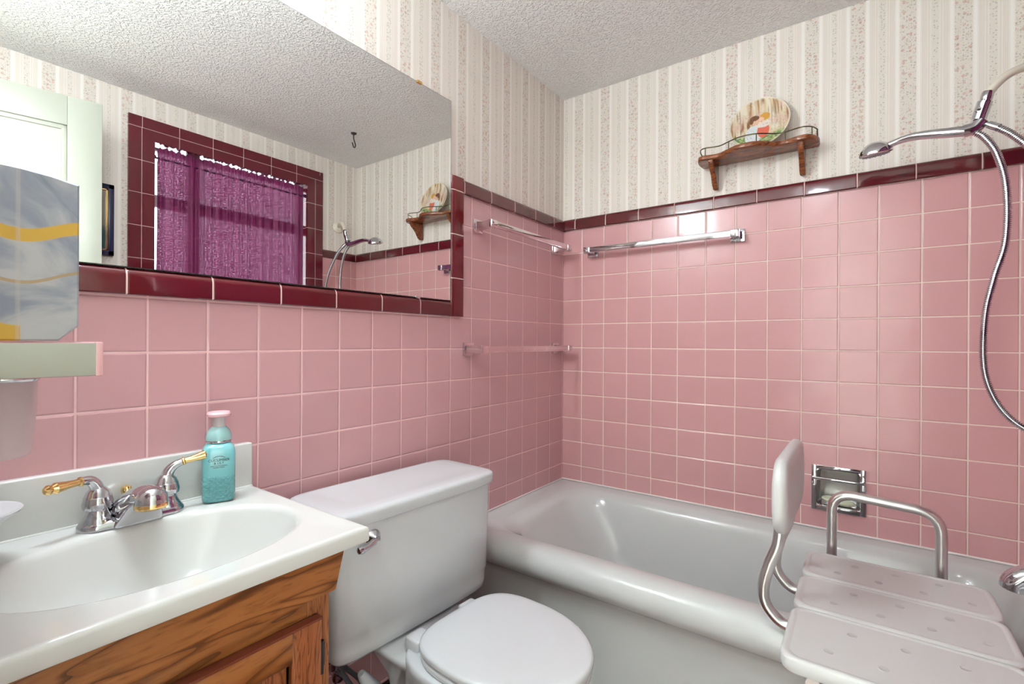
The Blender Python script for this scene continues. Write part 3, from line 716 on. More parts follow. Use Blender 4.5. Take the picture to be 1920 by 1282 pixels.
# ------------------------------------------------------------------ faucet
def faucet():
    fx, fy, z = -1.692, -0.062, 0.7865
    th = thing('sink_faucet', (fx, fy, z), 'chrome two-handle sink faucet with brass lever tips', 'faucet')
    bm = newbm()
    R = [[(fx + x * s, fy + y * s2, z + zz) for x, y in [(0.083 * cos(a) if False else (0.052 * (1 if cos(a) > 0 else -1) + 0.027 * cos(a)), 0.027 * sin(a)) for a in [2 * pi * (k + 0.5) / 48 for k in range(48)]]] for s, s2, zz in ((1.03, 1.05, 0), (1.03, 1.05, 0.006), (0.98, 0.93, 0.012), (0.9, 0.75, 0.015))]
    loft(bm, R); base = obj('base_plate', bm, chrome, th)
    for sx in (-1, 1):
        hx = fx + sx * 0.052
        bm = newbm(); lathe(bm, [(0.027, 0.004), (0.0255, 0.012), (0.020, 0.022), (0.0165, 0.030), (0.0165, 0.033), (0.0215, 0.036), (0.0225, 0.044), (0.0205, 0.052), (0.0205, 0.055), (0.0190, 0.057), (0.0165, 0.064), (0.010, 0.071), (0, 0.073)], M=Matrix.Translation((hx, fy, z)), seg=32)
        body = obj('handle_hub', bm, chrome, th)
        dirv = Vector((-0.93, -0.36, 0)) if sx < 0 else Vector((0.82, -0.20, 0)); dirv.normalize()
        up_ = 0.0 if sx < 0 else 0.012
        p0 = Vector((hx, fy, z + 0.062)); 
        pts = [p0, p0 + Vector((0, 0, 0.014)) + dirv * 0.004, p0 + Vector((0, 0, 0.024)) + dirv * 0.013, p0 + Vector((0, 0, 0.026 + up_ * 0.3)) + dirv * 0.026]
        bm = newbm(); tube(bm, smooth_path(pts, 7), lambda t: 0.0115 - 0.0050 * t, 20); obj('handle_neck', bm, chrome, body, local=True)
        q = pts[-1]; dv = (dirv + Vector((0, 0, -0.02 if sx < 0 else 0.22))).normalized()
        bm = newbm(); lathe(bm, [(0.0062, -0.001), (0.0082, 0.001), (0.0082, 0.003), (0.0060, 0.005), (0.0058, 0.010), (0.0068, 0.022), (0.0088, 0.034), (0.0095, 0.039), (0.0070, 0.043), (0.0062, 0.0445), (0.0080, 0.0475), (0.0082, 0.050), (0.0055, 0.054), (0, 0.0555)], M=align(q, dv), seg=24)
        obj('lever', bm, brass, body, local=True)
    # spout: wide wedge rising forward to a domed end
    bm = newbm(); R = []
    for t, y, zc, w, h in ((0, 0.016, 0.012, 0.036, 0.010), (0.15, 0.004, 0.020, 0.037, 0.019), (0.35, -0.018, 0.030, 0.036, 0.028), (0.55, -0.042, 0.042, 0.032, 0.027), (0.75, -0.066, 0.052, 0.027, 0.022), (0.9, -0.088, 0.056, 0.024, 0.017), (0.97, -0.100, 0.055, 0.018, 0.013), (1.0, -0.108, 0.054, 0.009, 0.008)):
        R.append([(fx + w * cos(a), fy + y + h * 0.25 * sin(a), z + zc + h * sin(a) * (1.0 if sin(a) > 0 else 0.75)) for a in [2 * pi * k / 32 for k in range(32)]])
    loft(bm, R)
    R = []
    for zz, hx, yb, yf in ((0.0, 0.037, 0.016, -0.036), (0.004, 0.0365, 0.016, -0.038), (0.018, 0.032, 0.012, -0.050), (0.032, 0.027, 0.0, -0.062), (0.044, 0.023, -0.02, -0.074), (0.052, 0.018, -0.04, -0.082)):
        R.append(rrect(fx - hx, fx + hx, fy + yf, fy + yb, 0.010, z + zz, 6))
    loft(bm, R); sp = obj('spout', bm, chrome, th, angle=60)
    bm = newbm(); lathe(bm, [(0.0, 0.021), (0.012, 0.0185), (0.019, 0.013), (0.0240, 0.003), (0.0245, -0.007)], M=Matrix.Translation((fx, fy - 0.088, z + 0.055)), seg=28); obj('spout_dome', bm, chrome, sp, local=True)
    bm = newbm(); lathe(bm, [(0.0238, -0.006), (0.0250, -0.009), (0.0248, -0.015), (0.0195, -0.0175), (0.0, -0.016)], M=Matrix.Translation((fx, fy - 0.088, z + 0.055)), seg=28); obj('aerator_ring', bm, brass, sp, local=True)
    bm = newbm(); tube(bm, [(fx - 0.004, fy + 0.024, z + 0.004), (fx - 0.004, fy + 0.024, z + 0.040)], 0.003, 12); lathe(bm, [(0, -0.010), (0.007, -0.007), (0.009, 0), (0.007, 0.007), (0, 0.010)], M=Matrix.Translation((fx - 0.004, fy + 0.024, z + 0.050)), seg=20)
    obj('lift_knob', bm, brass, th)
faucet()

# ------------------------------------------------------------------ soap bottle
def bottle():
    bx, by, z = -1.547, -0.066, 0.7875
    th = thing('soap_bottle', (bx, by, z), 'turquoise foaming hand soap bottle with pump on the sink top', 'bottle', radians(-22))
    def sq(h, zz, p=5.0, hy=None): 
        hy = hy or h
        return [(h * (abs(cos(a)) ** (2 / p)) * (1 if cos(a) >= 0 else -1), hy * (abs(sin(a)) ** (2 / p)) * (1 if sin(a) >= 0 else -1), zz) for a in [2 * pi * k / 64 for k in range(64)]]
    R = [sq(0.026, 0.0, 5), sq(0.0285, 0.002, 5), sq(0.0300, 0.006, 5), sq(0.0300, 0.060, 5), sq(0.0305, 0.098, 5), sq(0.0295, 0.106, 4.5), sq(0.0265, 0.113, 4), sq(0.0215, 0.1175, 3), sq(0.0195, 0.119, 2), sq(0.0195, 0.122, 2)]
    bm = newbm(); loft(bm, R)
    m = pmat('turquoise_soap', lin(120, 196, 198), 0.10, coat=0.6); n = N(m)
    m.node_tree.nodes['Principled BSDF'].inputs['Subsurface Weight'].default_value = 0.15
    m.node_tree.nodes['Principled BSDF'].inputs['Subsurface Radius'].default_value = (0.01, 0.02, 0.02)
    u = n.add(n.x, n.y); s1 = n.M('ABSOLUTE', n.M('SINE', n.mul(n.add(u, n.z), 330.0))); s2 = n.M('ABSOLUTE', n.M('SINE', n.mul(n.sub(u, n.z), 330.0)))
    low = n.sub(1.0, n.step(n.z, 0.046, 0.058))
    n.bump(n.mul(n.mul(n.M('MINIMUM', s1, s2), low), 0.0028))
    n.color(n.mix(n.step(n.z, 0.02, 0.11), lin(112, 186, 188), lin(128, 200, 206)))
    body = obj('bottle_body', bm, m, th, local=True)
    bm = newbm(); lathe(bm, [(0.0195, 0.1185), (0.0235, 0.1195), (0.0238, 0.124), (0.0235, 0.132), (0.0205, 0.142), (0.0150, 0.149), (0.0125, 0.151)], seg=40)
    cl = obj('pump_collar', bm, pmat('pale_aqua_plastic', lin(160, 205, 205), 0.2, coat=0.4), th, local=True)
    bm = newbm(); lathe(bm, [(0.0238, 0.1195), (0.0241, 0.1205), (0.0241, 0.1225), (0.0238, 0.1235)], seg=40); subobj('collar_band', bm, chrome, cl)
    bm = newbm(); lathe(bm, [(0.0125, 0.149), (0.0118, 0.152), (0.0118, 0.170), (0.010, 0.172)], seg=32); obj('pump_stem', bm, pmat('translucent_grey_plastic', lin(198, 190, 192), 0.3), th, local=True)
    bm = newbm(); R = [sq(0.019, 0.1715, 2.6, 0.013), sq(0.0215, 0.1735, 2.6, 0.0155), sq(0.0220, 0.178, 2.6, 0.016), sq(0.0200, 0.1815, 2.6, 0.014), sq(0.012, 0.183, 2.6, 0.008)]
    for r in R:
        for i, p in enumerate(r):
            if p[1] < 0: r[i] = (p[0], p[1] * 1.5, p[2])
    loft(bm, R); obj('pump_head', bm, pmat('pink_tinted_plastic', lin(240, 190, 196), 0.25), th, local=True)
    # printed label on the front face
    ink = pmat('dark_print', lin(30, 52, 56), 0.5); first = None
    yf = -0.0306
    for txt, sz, zz in (('CUCUMBER', 0.0072, 0.0840), ('& LILY', 0.0066, 0.0780), ('GENTLE FOAMING', 0.0036, 0.0735), ('HAND SOAP', 0.0036, 0.0700)):
        cu = bpy.data.curves.new('print', 'FONT'); cu.body = txt; cu.size = sz; cu.align_x = 'CENTER'; cu.extrude = 0.00008
        ob = bpy.data.objects.new('print', cu); C.objects.link(ob)
        dg = bpy.context.evaluated_depsgraph_get(); me = bpy.data.meshes.new_from_object(ob.evaluated_get(dg)); bpy.data.objects.remove(ob)
        me.transform(Matrix.Translation((0, yf, zz)) @ Matrix.Rotation(pi / 2, 4, 'X'))
        if first is None: first = bmesh.new()
        first.from_mesh(me)
    for i in range(9):
        a = -1 + i / 4; tube(first, [(a * 0.010, yf, 0.0915 + 0.002 * (1 - a * a)), (a * 0.006, yf, 0.0935 + 0.002 * (1 - a * a))], 0.0002, 5)
    tube(first, [(-0.011 + 0.0022 * i, yf, 0.0905 + 0.0035 * (1 - (i / 5 - 1) ** 2)) for i in range(11)], 0.0003, 5)
    obj('label_print', first, ink, th, smooth=False, local=True)
bottle()

# ------------------------------------------------------------------ towel bars
def bar_vanity(z, x0, x1, label):
    th = thing('towel_bar', ((x0 + x1) / 2, 0, z), label, 'towel bar', group=None)
    ye = -0.078
    for x, s in ((x0, 1), (x1, -1)):
        bm = newbm(); box(bm, x - 0.025, x + 0.025, -0.011, -0.0003, z - 0.024, z + 0.024, 0.0025)
        R = []
        for t in range(9):
            f = t / 8; w = 0.013 + 0.004 * (2 * f - 1) ** 2; R.append([(x + sx * w, -0.010 - f * 0.064, z + sz * (0.0115 + 0.003 * (2 * f - 1) ** 2)) for sx, sz in ((-1, -1), (1, -1), (1, 1), (-1, 1))])
        loft(bm, R); box(bm, x - 0.017, x + 0.017, -0.086, -0.070, z - 0.0135, z + 0.0135, 0.002)
        obj('bracket', bm, satin, th, angle=25)
    bm = newbm(); box(bm, x0 + 0.015, x1 - 0.015, ye - 0.0060, ye + 0.0060, z - 0.0115, z + 0.0115, 0.0010); obj('bar', bm, satin, th)
bar_vanity(1.541, -0.640, -0.092, 'upper of two chrome towel bars on the pink wall beside the mirror')
bar_vanity(1.090, -0.690, -0.080, 'lower chrome towel bar on the pink wall above the toilet')
def bar_tub():
    z, y0, y1 = 1.526, -0.765, -0.157
    th = thing('towel_bar', (0, (y0 + y1) / 2, z), 'chrome towel bar on the tub wall below the wooden shelf', 'towel bar')
    cm = chrome
    for y in (y0, y1):
        bm = newbm(); box(bm, -0.011, -0.0003, y - 0.026, y + 0.026, z - 0.024, z + 0.024, 0.0025)
        R = []
        for t in range(9):
            f = t / 8; w = 0.013 + 0.004 * (2 * f - 1) ** 2; R.append([(-0.010 - f * 0.050, y + sx * w, z + sz * (0.0115 + 0.003 * (2 * f - 1) ** 2)) for sx, sz in ((-1, -1), (1, -1), (1, 1), (-1, 1))])
        loft(bm, R); box(bm, -0.072, -0.056, y - 0.0145, y + 0.0145, z - 0.0135, z + 0.0135, 0.002)
        obj('bracket', bm, cm, th, angle=25)
    bm = newbm(); box(bm, -0.0700, -0.0580, y0 + 0.012, y1 - 0.012, z - 0.0115, z + 0.0115, 0.0010); obj('bar', bm, cm, th)
bar_tub()

# ------------------------------------------------------------------ recessed soap holder
def soap_holder():
    th = thing('soap_holder', (0, -1.086, 0.54), 'recessed chrome soap holder set in the pink tub wall', 'soap dish')
    bm = newbm(); ym, yM, zm, zM = -1.164, -1.008, 0.538, 0.694
    for q in ((ym, NY0 + 0.002, zm, zM), (NY1 - 0.002, yM, zm, zM), (NY0, NY1, zm, NZ0 + 0.002), (NY0, NY1, NZ1 - 0.002, zM)):
        box(bm, -0.007, -0.0005, q[0], q[1], q[2], q[3], 0.002)
    obj('frame', bm, chrome, th, angle=30)
    bm = newbm(); R = []
    for d, x in ((0.0015, -0.003), (0.003, 0.02), (0.010, 0.045), (0.02, 0.052)): R.append([(x, p[0], p[1]) for p in [(a, b) for a, b, c in rrect(NY0 + d, NY1 - d, NZ0 + d, NZ1 - d, 0.012, 0)]])
    loft(bm, R, False, True); obj('recess', bm, pmat('dull_recess_metal', (0.62, 0.62, 0.60, 1), 0.3, 1.0), th)
    bm = newbm(); box(bm, -0.020, -0.008, ym + 0.002, yM - 0.002, 0.645, 0.655, 0.003, 3); obj('grab_bar', bm, chrome, th)
    bm = newbm(); prism(bm, [(p[0], p[1]) for p in rrect(-0.030, 0.040, NY0 + 0.006, NY1 - 0.006, 0.02, 0)], 0.5585, 0.5635, 0.002); obj('tray_lip', bm, chrome, th)
    bm = newbm(); bmesh.ops.create_uvsphere(bm, u_segments=32, v_segments=16, radius=1.0, matrix=Matrix.Translation((-0.002, -1.088, 0.5775)) @ Matrix.Rotation(radians(6), 4, 'X') @ Matrix.Diagonal((0.030, 0.050, 0.0125, 1)))
    o = obj('soap_bar', bm, pmat('pale_green_soap', lin(212, 216, 190), 0.35)); tag(o, 'pale green bar of soap in the recessed chrome holder', 'soap')
soap_holder()

# ------------------------------------------------------------------ wall shelf and plate
def wall_shelf():
    th = thing('wall_shelf', (0, -0.84, 1.72), 'small dark wooden shelf with scalloped front and wire rail above the tub', 'shelf')
    Zb, Zt = 1.805, 1.823
    front = [(-0.020, -0.634), (-0.060, -0.633), (-0.096, -0.642), (-0.109, -0.662), (-0.102, -0.692), (-0.102, -0.718), (-0.124, -0.750), (-0.143, -0.782), (-0.149, -0.815), (-0.143, -0.848), (-0.122, -0.878), (-0.100, -0.905), (-0.095, -0.935), (-0.106, -0.968), (-0.108, -0.995), (-0.090, -1.017), (-0.055, -1.030), (-0.020, -1.030)]
    sp = smooth_path([(x, y, 0) for x, y in front], 5)
    outl = [(-0.0008, -0.637)] + [(p.x, p.y) for p in sp] + [(-0.0008, -1.027)]
    bm = newbm(); prism(bm, outl, Zb, Zt, 0.005, 3); obj('shelf_board', bm, walnut, th)
    for y in (-0.686, -0.978):
        bm = newbm()
        side = [(-0.0008, 1.8055), (-0.096, 1.8055), (-0.094, 1.794), (-0.084, 1.780), (-0.068, 1.768), (-0.052, 1.753), (-0.041, 1.736), (-0.031, 1.721), (-0.018, 1.713), (-0.0008, 1.714)]
        Mx = Matrix(((1, 0, 0, 0), (0, 0, -1, y + 0.009), (0, 1, 0, 0), (0, 0, 0, 1)))
        prism(bm, side, 0.0, 0.018, 0.004, 3, Mx); obj('shelf_bracket', bm, walnut, th)
    rail = [(x * 0.90 + (0.0 if x < -0.05 else 0), (y + 0.832) * 0.965 - 0.832, 1.852) for x, y in front]
    rail = [(-0.020, rail[0][1], 1.824), (-0.04, rail[0][1], 1.846)] + rail[1:-1] + [(-0.04, rail[-1][1], 1.846), (-0.020, rail[-1][1], 1.824)]
    bm = newbm(); pth = smooth_path(rail, 5); tube(bm, pth, 0.0023, 8)
    for i in (4, 7, 10, 13, 16):
        p = rail[i]; tube(bm, [(p[0], p[1], 1.822), (p[0], p[1], 1.852)], 0.0019, 8)
    obj('gallery_rail', bm, dkbrass, th)

    # plate
    th = thing('decorative_plate', (-0.045, -0.842, 1.8235), 'painted decorative plate leaning on the wall above the wooden shelf', 'plate')
    Rr = 0.100; bm = newbm(); NA, NR = 160, 64; rings = []
    prof = [(r / NR, 0.0) for r in range(1, NR + 1)]
    def zf(f): return 0.010 * max(0, (f - 0.68) / 0.32) ** 1.2
    c0 = bm.verts.new((0, 0, 0)); prev = None
    for f, _ in prof:
        ring = [bm.verts.new((Rr * f * cos(2 * pi * k / NA), Rr * f * sin(2 * pi * k / NA), zf(f))) for k in range(NA)]
        if prev is None:
            for k in range(NA): bm.faces.new((c0, ring[k], ring[(k + 1) % NA]))
        else:
            for k in range(NA): bm.faces.new((prev[k], ring[k], ring[(k + 1) % NA], prev[(k + 1) % NA]))
        prev = ring
    for f, dz in ((1.008, 0.0085), (1.0, 0.006), (0.7, -0.0035), (0.4, -0.0045)):
        ring = [bm.verts.new((Rr * f * cos(2 * pi * k / NA), Rr * f * sin(2 * pi * k / NA), dz)) for k in range(NA)]
        for k in range(NA): bm.faces.new((prev[k], ring[k], ring[(k + 1) % NA], prev[(k + 1) % NA]))
        prev = ring
    bm.faces.new(prev)
    def h(x, y, s=0): 
        v = sin(x * 127.1 + y * 311.7 + s * 74.7) * 43758.5453; return v - math.floor(v)
    def vn(x, y, s=0):
        ix, iy = math.floor(x), math.floor(y); fx_, fy_ = x - ix, y - iy; fx_ = fx_ * fx_ * (3 - 2 * fx_); fy_ = fy_ * fy_ * (3 - 2 * fy_)
        return (h(ix, iy, s) * (1 - fx_) + h(ix + 1, iy, s) * fx_) * (1 - fy_) + (h(ix, iy + 1, s) * (1 - fx_) + h(ix + 1, iy + 1, s) * fx_) * fy_
    def mixc(a, b, t): t = max(0, min(1, t)); return tuple(a[i] * (1 - t) + b[i] * t for i in range(3)) + (1,)
    def paint(co):
        x, y = co.x / Rr, co.y / Rr; r = sqrt(x * x + y * y)       # x: right, y: up
        if r > 0.985 or co.z < -0.0001: return lin(236, 226, 204)
        c = mixc(lin(232, 222, 200), lin(206, 168, 116), vn(x * 9 + 20 + y * 0.8, y * 1.3, 1) * 1.5 - 0.35)
        c = mixc(c, lin(140, 96, 60), (vn(x * 22 + 7 + y * 1.6, y * 2.0, 2) - 0.62) * 4)
        c = mixc(c, lin(226, 190, 176), (vn(x * 6, y * 3, 9) - 0.6) * 2)
        g = y + 0.42 + 0.12 * vn(x * 7, 3, 4)
        if g < 0.06:
            gc = mixc(lin(96, 140, 84), lin(206, 208, 140), vn(x * 16, y * 16, 5) * 1.4 - 0.3); gc = mixc(gc, lin(58, 104, 70), (vn(x * 24, y * 24, 6) - 0.6) * 4); c = mixc(c, gc, (0.06 - g) * 12)
        e = lambda cx, cy, a, b: ((x - cx) / a) ** 2 + ((y - cy) / b) ** 2 < 1
        if e(-0.20, -0.48, 0.26, 0.44) and y < -0.05: c = lin(222, 226, 228)
        if e(0.14, -0.30, 0.20, 0.30) and y < -0.10: c = lin(222, 108, 88)
        if e(0.12, -0.02, 0.24, 0.17): c = lin(238, 222, 212)
        if e(-0.12, 0.10, 0.13, 0.13): c = lin(232, 186, 158)
        if e(0.08, 0.16, 0.11, 0.12): c = lin(238, 196, 166)
        if e(-0.17, 0.26, 0.16, 0.11) or e(-0.27, 0.15, 0.07, 0.12): c = lin(112, 72, 46)
        if e(0.17, 0.26, 0.17, 0.16) and not e(0.05, 0.14, 0.10, 0.12): c = lin(216, 158, 66)
        if y < 0.5: c = mixc(c, lin(150, 120, 110), (vn(x * 30, y * 30, 12) - 0.62) * 1.4)
        if r > 0.93: c = mixc(c, lin(236, 226, 204), (r - 0.93) * 16)
        return c
    o = obj('plate_body', bm, vcol_mat('painted_glazed_china', 0.12, coat=0.5), th, local=True, angle=60)
    vcol(o, paint)
    # plate frame: local x -> world -y, local y -> up (leaning), local z -> towards the room (-x)
    lean = radians(14); upv = Vector((sin(lean) , 0, cos(lean))); rx = Vector((0, -1, 0)); nz = rx.cross(upv)
    if nz.x > 0: nz = -nz
    M4 = Matrix((rx, upv, nz)).transposed().to_4x4(); M4.translation = Vector((-0.060, -0.842, 1.8245)) + upv * (Rr * 1.008) - Vector(th.location) + nz * 0.0
    o.data.transform(M4)
wall_shelf()

# ------------------------------------------------------------------ shower
def shower():
    th = thing('shower_pipe', (-0.139, ROOM_Y0, 1.86), 'white bent shower arm rising from the window wall', 'shower arm')
    wh = pmat('cream_painted_pipe', lin(228, 218, 202), 0.35)
    bm = newbm(); tube(bm, smooth_path([(-0.139, ROOM_Y0 + 0.001, 1.846), (-0.15, -1.575, 1.855), (-0.175, -1.52, 1.852), (-0.197, -1.47, 1.836), (-0.208, -1.438, 1.808), (-0.213, -1.420, 1.780)], 6), 0.0105, 18); obj('pipe', bm, wh, th)
    bm = newbm(); lathe(bm, [(0.034, -0.001), (0.033, 0.006), (0.022, 0.014), (0.013, 0.018)], M=align((-0.139, ROOM_Y0 + 0.0005, 1.846), (-0.1, 1, 0.1)), seg=28); obj('flange', bm, wh, th)

    th = thing('hand_shower', (-0.205, -1.30, 1.70), 'chrome hand shower resting in its bracket above the tub', 'shower head')
    bm = newbm(); dn = Vector((-0.002, 0.012, -0.055)).normalized()
    lathe(bm, [(0.0125, -0.008), (0.0135, -0.004), (0.0135, 0.012), (0.010, 0.018)], M=align((-0.2125, -1.421, 1.784), dn), seg=20)
    tube(bm, [(-0.2115, -1.417, 1.768), (-0.205, -1.405, 1.725)], 0.0165, 20)
    lathe(bm, [(0.0, 0), (0.017, 0.001), (0.018, 0.010), (0.014, 0.014)], M=align((-0.208, -1.413, 1.748), (0.1, 0.9, 0.2)), seg=20)
    tube(bm, smooth_path([(-0.205, -1.412, 1.722), (-0.2035, -1.398, 1.706), (-0.203, -1.375, 1.702)], 4), 0.0168, 20)
    obj('bracket', bm, chrome, th)
    bm = newbm()
    pts = smooth_path([(-0.203, -1.378, 1.7025), (-0.202, -1.345, 1.706), (-0.200, -1.305, 1.712), (-0.197, -1.268, 1.715), (-0.192, -1.235, 1.712), (-0.186, -1.205, 1.704)], 6)
    tube(bm, pts, lambda t: 0.0165 - 0.0070 * t ** 1.8 + (0.012 * max(0, t - 0.8)), 22, flat=lambda t: 0.85 - 0.1 * t)
    hd = obj('handle', bm, chrome, th)
    face_n = Vector((0.20, -0.10, -1)).normalized()
    bm = newbm(); Mh = align((-0.178, -1.182, 1.703), -face_n)
    lathe(bm, [(0, 0.024), (0.016, 0.021), (0.028, 0.014), (0.038, 0.003), (0.0425, -0.008), (0.0425, -0.013), (0.037, -0.0155)], M=Mh, seg=36); obj('head_shell', bm, chrome, hd, local=True)
    bm = newbm(); lathe(bm, [(0.0352, -0.0145), (0.034, -0.017), (0.0, -0.018)], M=Mh, seg=36)
    for k in range(24): 
        a = 2 * pi * k / 12; rr = 0.026 if k < 12 else 0.015; lathe(bm, [(0.0016, -0.0175), (0.0012, -0.0195), (0, -0.0196)], M=Mh @ Matrix.Translation((rr * cos(a), rr * sin(a), 0)), seg=8)
    obj('spray_face', bm, pmat('grey_rubber', lin(150, 150, 155), 0.4), hd, local=True)

    th = thing('shower_hose', (-0.22, -1.44, 1.3), 'ribbed metal shower hose looping down from the hand shower', 'hose')
    pts = [(-0.203, -1.398, 1.694), (-0.207, -1.418, 1.672), (-0.214, -1.440, 1.622), (-0.220, -1.457, 1.53), (-0.222, -1.456, 1.391), (-0.222, -1.435, 1.295), (-0.222, -1.418, 1.196), (-0.222, -1.415, 1.068), (-0.225, -1.432, 0.984), (-0.232, -1.465, 0.925), (-0.245, -1.510, 0.895), (-0.262, -1.553, 0.915), (-0.272, -1.578, 1.0), (-0.270, -1.582, 1.15), (-0.262, -1.572, 1.35), (-0.252, -1.548, 1.50), (-0.240, -1.506, 1.60), (-0.228, -1.468, 1.66), (-0.217, -1.437, 1.694)]
    P_ = smooth_path(pts, 60)
    L = [0.0]
    for a, b in zip(P_, P_[1:]): L.append(L[-1] + (b - a).length)
    bm = newbm(); tot = L[-1]
    # resample evenly, 2.5 mm ribs
    step = 0.00125; S_ = []; j = 0; k = 0
    while k * step < tot:
        s = k * step
        while L[j + 1] < s: j += 1
        f = (s - L[j]) / (L[j + 1] - L[j]); S_.append(P_[j].lerp(P_[j + 1], f)); k += 1
    cnt = len(S_); tube(bm, S_, lambda t: 0.0084 + (0.0009 if int(round(t * (cnt - 1))) % 4 in (1, 2) else -0.0019), 12)
    obj('hose_line', bm, chrome, th, angle=50)
    bm = newbm(); d = (Vector(pts[-2]) - Vector(pts[-1])).normalized()
    p = Vector((-0.2085, -1.416, 1.712)); q = Vector(pts[-1])
    tube(bm, [p, p.lerp(q, 0.5)], 0.006, 14); tube(bm, [p.lerp(q, 0.4), q + (q - p) * 0.25], 0.0095, 16); obj('hose_nut', bm, chrome, th)
shower()

# ceiling hook
th = thing('ceiling_hook', (-0.35, -1.154, CEIL), 'dark metal plant hook in the popcorn ceiling, seen in the mirror', 'hook')
bm = newbm(); lathe(bm, [(0.016, 0.001), (0.014, -0.005), (0.004, -0.009)], M=Matrix.Translation((-0.35, -1.154, CEIL)), seg=20)
tube(bm, smooth_path([(-0.35, -1.154, CEIL - 0.005), (-0.35, -1.154, CEIL - 0.030), (-0.338, -1.162, CEIL - 0.042), (-0.328, -1.168, CEIL - 0.058), (-0.338, -1.162, CEIL - 0.074), (-0.355, -1.150, CEIL - 0.076), (-0.368, -1.142, CEIL - 0.060)], 6), 0.003, 10)
obj('hook_body', bm, iron, th)

# framed picture on the window wall (seen in the mirror)
th = thing('framed_picture', (-1.42, ROOM_Y0, 1.5), 'dark blue framed picture on the wall left of the window, behind the open door', 'picture')
bm = newbm(); a0, a1, c0, c1, w = -1.56, -1.292, 1.495, 1.812, 0.022; yy0, yy1 = ROOM_Y0 + 0.0005, ROOM_Y0 + 0.018
for q in ((a0, a0 + w, c0, c1), (a1 - w, a1, c0, c1), (a0, a1, c0, c0 + w), (a0, a1, c1 - w, c1)): box(bm, q[0], q[1], yy0, yy1, q[2], q[3], 0.003)
obj('frame', bm, pmat('navy_frame', lin(34, 38, 72), 0.25), th)
bm = newbm()
for q in ((a0 + w, a0 + w + 0.005, c0 + w, c1 - w), (a1 - w - 0.005, a1 - w, c0 + w, c1 - w), (a0 + w, a1 - w, c0 + w, c0 + w + 0.005), (a0 + w, a1 - w, c1 - w - 0.005, c1 - w)): box(bm, q[0], q[1], yy0, yy1 - 0.006, q[2], q[3])
obj('gilt_slip', bm, brass, th, smooth=False)
m = pmat('muted_landscape_print', lin(110, 120, 116), 0.2); n = N(m); n.color(n.mix(n.step(n.add(n.z, n.mul(n.noise(None, 18.0, 3.0), 0.2)), 1.65, 1.80), lin(56, 92, 96), lin(150, 138, 124)))
bm = newbm(); box(bm, a0 + w, a1 - w, yy0, yy0 + 0.004, c0 + w, c1 - w); obj('print', bm, m, th, smooth=False)

